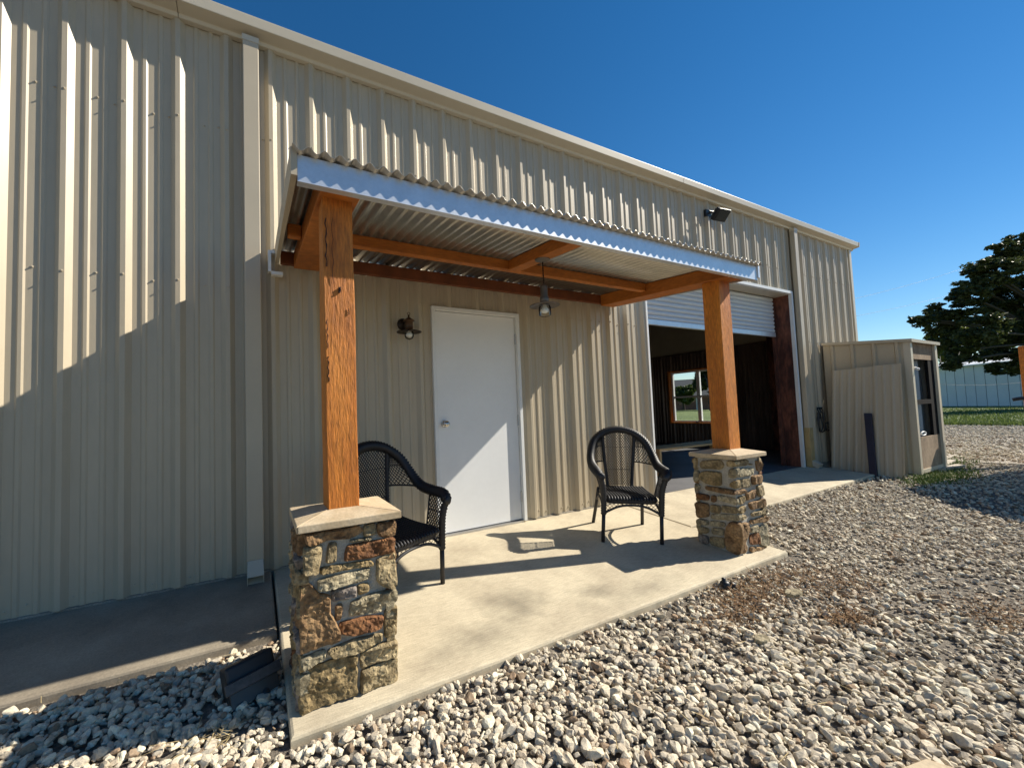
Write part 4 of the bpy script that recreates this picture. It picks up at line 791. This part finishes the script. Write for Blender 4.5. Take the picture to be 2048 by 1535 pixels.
dh = Vector((hb[0]-CX, hb[1]-CY, hb[2]-CZ)).dot(Vector(_f))
tree('garden_tree', 'round green tree in front of the brick house, through the window', tuple(on_plane(1368, 820.5, (0, 0, 1), -0.2)), 5, 0.2, pix_clumps([(1366, 785, 16, 0), (1378, 780, 14, 0), (1356, 792, 12, 0), (1372, 798, 14, 0)], dh*0.94), 5000, 0.30, 'green_leaf')
tree('dark_tree', 'tall dark tree beside the brick house, through the window', tuple(on_plane(1425, 821, (0, 0, 1), -0.2)), 10, 0.35, pix_clumps([(1412, 760, 22, 0), (1425, 740, 26, 0), (1402, 772, 13, 0), (1440, 770, 24, 0), (1405, 745, 12, 0)], dh*0.9), 8000, 0.32, 'oak_leaf')
# ------------------------------------------------------------------ gravel, litter, weeds
def covered(x, y):
    if -0.033 < x < 3.80 and y > -1.655: return True
    if x <= -0.033 and y > -0.915: return True
    if 3.6 < x < 8.33 and y > -0.905+0.022*(x-3.65): return True
    return y > -0.02 and x < 10.6
def scatter(n, x0, x1, y0, y1):
    P = np.c_[rng.uniform(x0, x1, n), rng.uniform(y0, y1, n)]; return P
pts = []; scl = []
def zone(n, x0, x1, y0, y1, rm, rs, keep=None):
    for x, y in scatter(n, x0, x1, y0, y1):
        if covered(x, y): continue
        if 8.85 < x < 10.8 and y > -1.16: continue
        dx, dy = x-CX, y-CY; fw = dx*_f[0]+dy*_f[1]; sd_ = dx*_r0[0]+dy*_r0[1]
        if fw < 0.5 or sd_ > fw*1.55+0.6 or sd_ < -fw*1.35-0.6: continue
        bare = noise.noise(Vector((x*0.9+3, y*0.9, 5)))                     # thin patches where dirt shows
        thin = max(0, min(1, (x-2.4)/1.6))*0.35+max(0, bare)*0.8*min(1, max(0, (x-1.0)))
        if keep and random.random() > keep(x, y): continue
        if random.random() < thin: continue
        r = rm*math.exp(rs*rng.normal()); r = min(r, rm*2.0); pts.append((x, y, (ground_z(x, y) if x < 12.3 else -0.186)+r*0.35+random.uniform(0, 0.016))); scl.append(r)
zone(24000, -2.3, 2.8, -3.4, -0.86, 0.0160, 0.33); zone(5000, -2.3, 2.8, -3.4, -0.86, 0.0105, 0.3)
zone(15000, 2.8, 7.0, -3.4, -0.80, 0.0145, 0.34); zone(5500, 2.8, 7.0, -3.4, -0.8, 0.009, 0.3)
zone(15000, 7.0, 12.0, -3.2, 0.6, 0.0160, 0.32, lambda x, y: 0.35 if (x > 9.5 and y > -1.6) else 1)
zone(26000, 12.0, 26, -2.6, 4.4, 0.022, 0.35)
N_ = len(pts); me = bpy.data.meshes.new('gravel'); me.from_pydata(pts, [], [])
at = me.attributes.new('size', 'FLOAT', 'POINT'); at.data.foreach_set('value', np.array(scl, np.float32))
tn = rng.random(N_).astype(np.float32); at = me.attributes.new('tone', 'FLOAT', 'POINT'); at.data.foreach_set('value', tn)
rot = np.c_[rng.uniform(-0.5, 0.5, N_), rng.uniform(-0.5, 0.5, N_), rng.uniform(0, 6.28, N_)].astype(np.float32); at = me.attributes.new('spin', 'FLOAT_VECTOR', 'POINT'); at.data.foreach_set('vector', rot.ravel())
me.materials.append(M['limestone']); gravel = bpy.data.objects.new('gravel', me); COL.objects.link(gravel); tag(gravel, 'pale crushed limestone gravel covering the yard in front of the porch', 'gravel', kind='stuff')
rocks = bpy.data.collections.new('gravel_shapes')
for k in range(14):
    bm = bmesh.new(); bmesh.ops.create_icosphere(bm, subdivisions=2, radius=1.0); ax = Vector((random.uniform(0.8, 1.35), random.uniform(0.75, 1.05), random.uniform(0.55, 0.85)))
    cuts = [(Vector((random.gauss(0, 1), random.gauss(0, 1), random.gauss(0, 1))).normalized(), random.uniform(0.5, 0.82)) for _ in range(11)]
    for v in bm.verts:
        p = v.co.copy()
        for nn, dd in cuts:
            e = p.dot(nn)-dd
            if e > 0: p -= nn*e
        p *= 1+0.12*noise.noise(v.co*1.7+Vector((k*7, 0, 0)))+0.11*noise.noise(v.co*4.5+Vector((k*3, 5, 0))); v.co = Vector((p.x*ax.x, p.y*ax.y, p.z*ax.z))
    rm_ = bpy.data.meshes.new('pebble'); bm.to_mesh(rm_); bm.free(); rm_.materials.append(M['limestone']); ro = bpy.data.objects.new('pebble', rm_); rocks.objects.link(ro)
def scatter_group(name, coll, material):
    g = bpy.data.node_groups.new(name, 'GeometryNodeTree'); g.interface.new_socket('Geometry', in_out='INPUT', socket_type='NodeSocketGeometry'); g.interface.new_socket('Geometry', in_out='OUTPUT', socket_type='NodeSocketGeometry')
    N = g.nodes; L = g.links; gi = N.new('NodeGroupInput'); go = N.new('NodeGroupOutput'); ci = N.new('GeometryNodeCollectionInfo'); ci.inputs[0].default_value = coll; ci.inputs['Separate Children'].default_value = True; ci.inputs['Reset Children'].default_value = True
    mp = N.new('GeometryNodeMeshToPoints'); iop = N.new('GeometryNodeInstanceOnPoints'); iop.inputs['Pick Instance'].default_value = True
    sa = N.new('GeometryNodeInputNamedAttribute'); sa.data_type = 'FLOAT'; sa.inputs[0].default_value = 'size'; ra = N.new('GeometryNodeInputNamedAttribute'); ra.data_type = 'FLOAT_VECTOR'; ra.inputs[0].default_value = 'spin'
    rv_ = N.new('FunctionNodeRandomValue'); rv_.data_type = 'INT'
    [s for s in rv_.inputs if s.name == 'Max' and s.type == 'INT'][0].default_value = 500
    e2r = N.new('FunctionNodeEulerToRotation'); L.new(ra.outputs[0], e2r.inputs[0])
    L.new(gi.outputs[0], mp.inputs[0]); L.new(mp.outputs[0], iop.inputs['Points']); L.new(ci.outputs[0], iop.inputs['Instance']); L.new(sa.outputs[0], iop.inputs['Scale']); L.new(e2r.outputs[0], iop.inputs['Rotation'])
    L.new([s for s in rv_.outputs if s.type == 'INT'][0], iop.inputs['Instance Index']); L.new(iop.outputs[0], go.inputs[0]); return g
md = gravel.modifiers.new('scatter', 'NODES'); md.node_group = scatter_group('scatter_gravel', rocks, None)
def blades(name, n, region, h, w_, m, label, cat, flat=False, lean=0.6):
    mb = MB()
    for i in range(n):
        x, y = region()
        if covered(x, y): continue
        z = (ground_z(x, y) if x < 20 else -0.18)+(0.02+0.022*random.random() if flat else 0.0); a = random.uniform(0, 6.28); hh = h*(0.5+random.random()); d = Vector((math.cos(a), math.sin(a), 0)); s_ = Vector((-d.y, d.x, 0))*w_*(0.6+0.8*random.random())
        p = Vector((x, y, z)); tip = p+(d*hh+Vector((0, 0, random.uniform(-0.01, 0.02))) if flat else d*hh*lean*random.random()+Vector((0, 0, hh)))
        mb.add([p-s_, p+s_, tip+s_*0.3, tip-s_*0.3], [(0, 1, 2, 3)])
    return tag(mb.build(name, m), label, cat, kind='stuff')
def blob(lst):
    def f():
        x, y, rx, ry = random.choice(lst); return x+random.gauss(0, rx), y+random.gauss(0, ry)
    return f
blades('leaf_litter', 3800, blob([(3.0, -1.83, 0.22, 0.10), (3.35, -1.88, 0.22, 0.10), (2.75, -1.86, 0.15, 0.08), (3.5, -2.1, 0.18, 0.12), (2.95, -2.3, 0.10, 0.06), (3.75, -2.75, 0.18, 0.10), (2.5, -1.95, 0.2, 0.08)]), 0.022, 0.0035, 'litter', 'brown leaf and needle litter lying on the gravel by the right pillar', 'leaf litter', True)
blades('dry_straw', 160, blob([(2.2, -2.35, 0.3, 0.12), (-0.5, -1.0, 0.3, 0.04), (2.75, -1.74, 0.15, 0.04), (1.2, -2.4, 0.5, 0.2), (-0.3, -1.5, 0.1, 0.05)]), 0.07, 0.0016, 'straw', 'scattered dry straw stalks on the gravel', 'straw', True)
blades('weeds', 5000, blob([(9.3, -1.35, 0.5, 0.12), (11.2, -0.7, 0.8, 0.25), (12.6, -0.55, 1.0, 0.3), (8.7, -1.25, 0.3, 0.08), (10.4, -0.95, 0.5, 0.15)]), 0.05, 0.006, 'weed', 'low green weeds around the lean-to shed', 'weeds', False, 1.2)
blades('grass', 26000, lambda: (lambda t, s: (25.2+t*t*26, -3+s*(12+t*10)))(random.random(), random.random()), 0.09, 0.02, 'grass_blade', 'mown lawn grass beyond the gravel road', 'grass', False, 0.8)
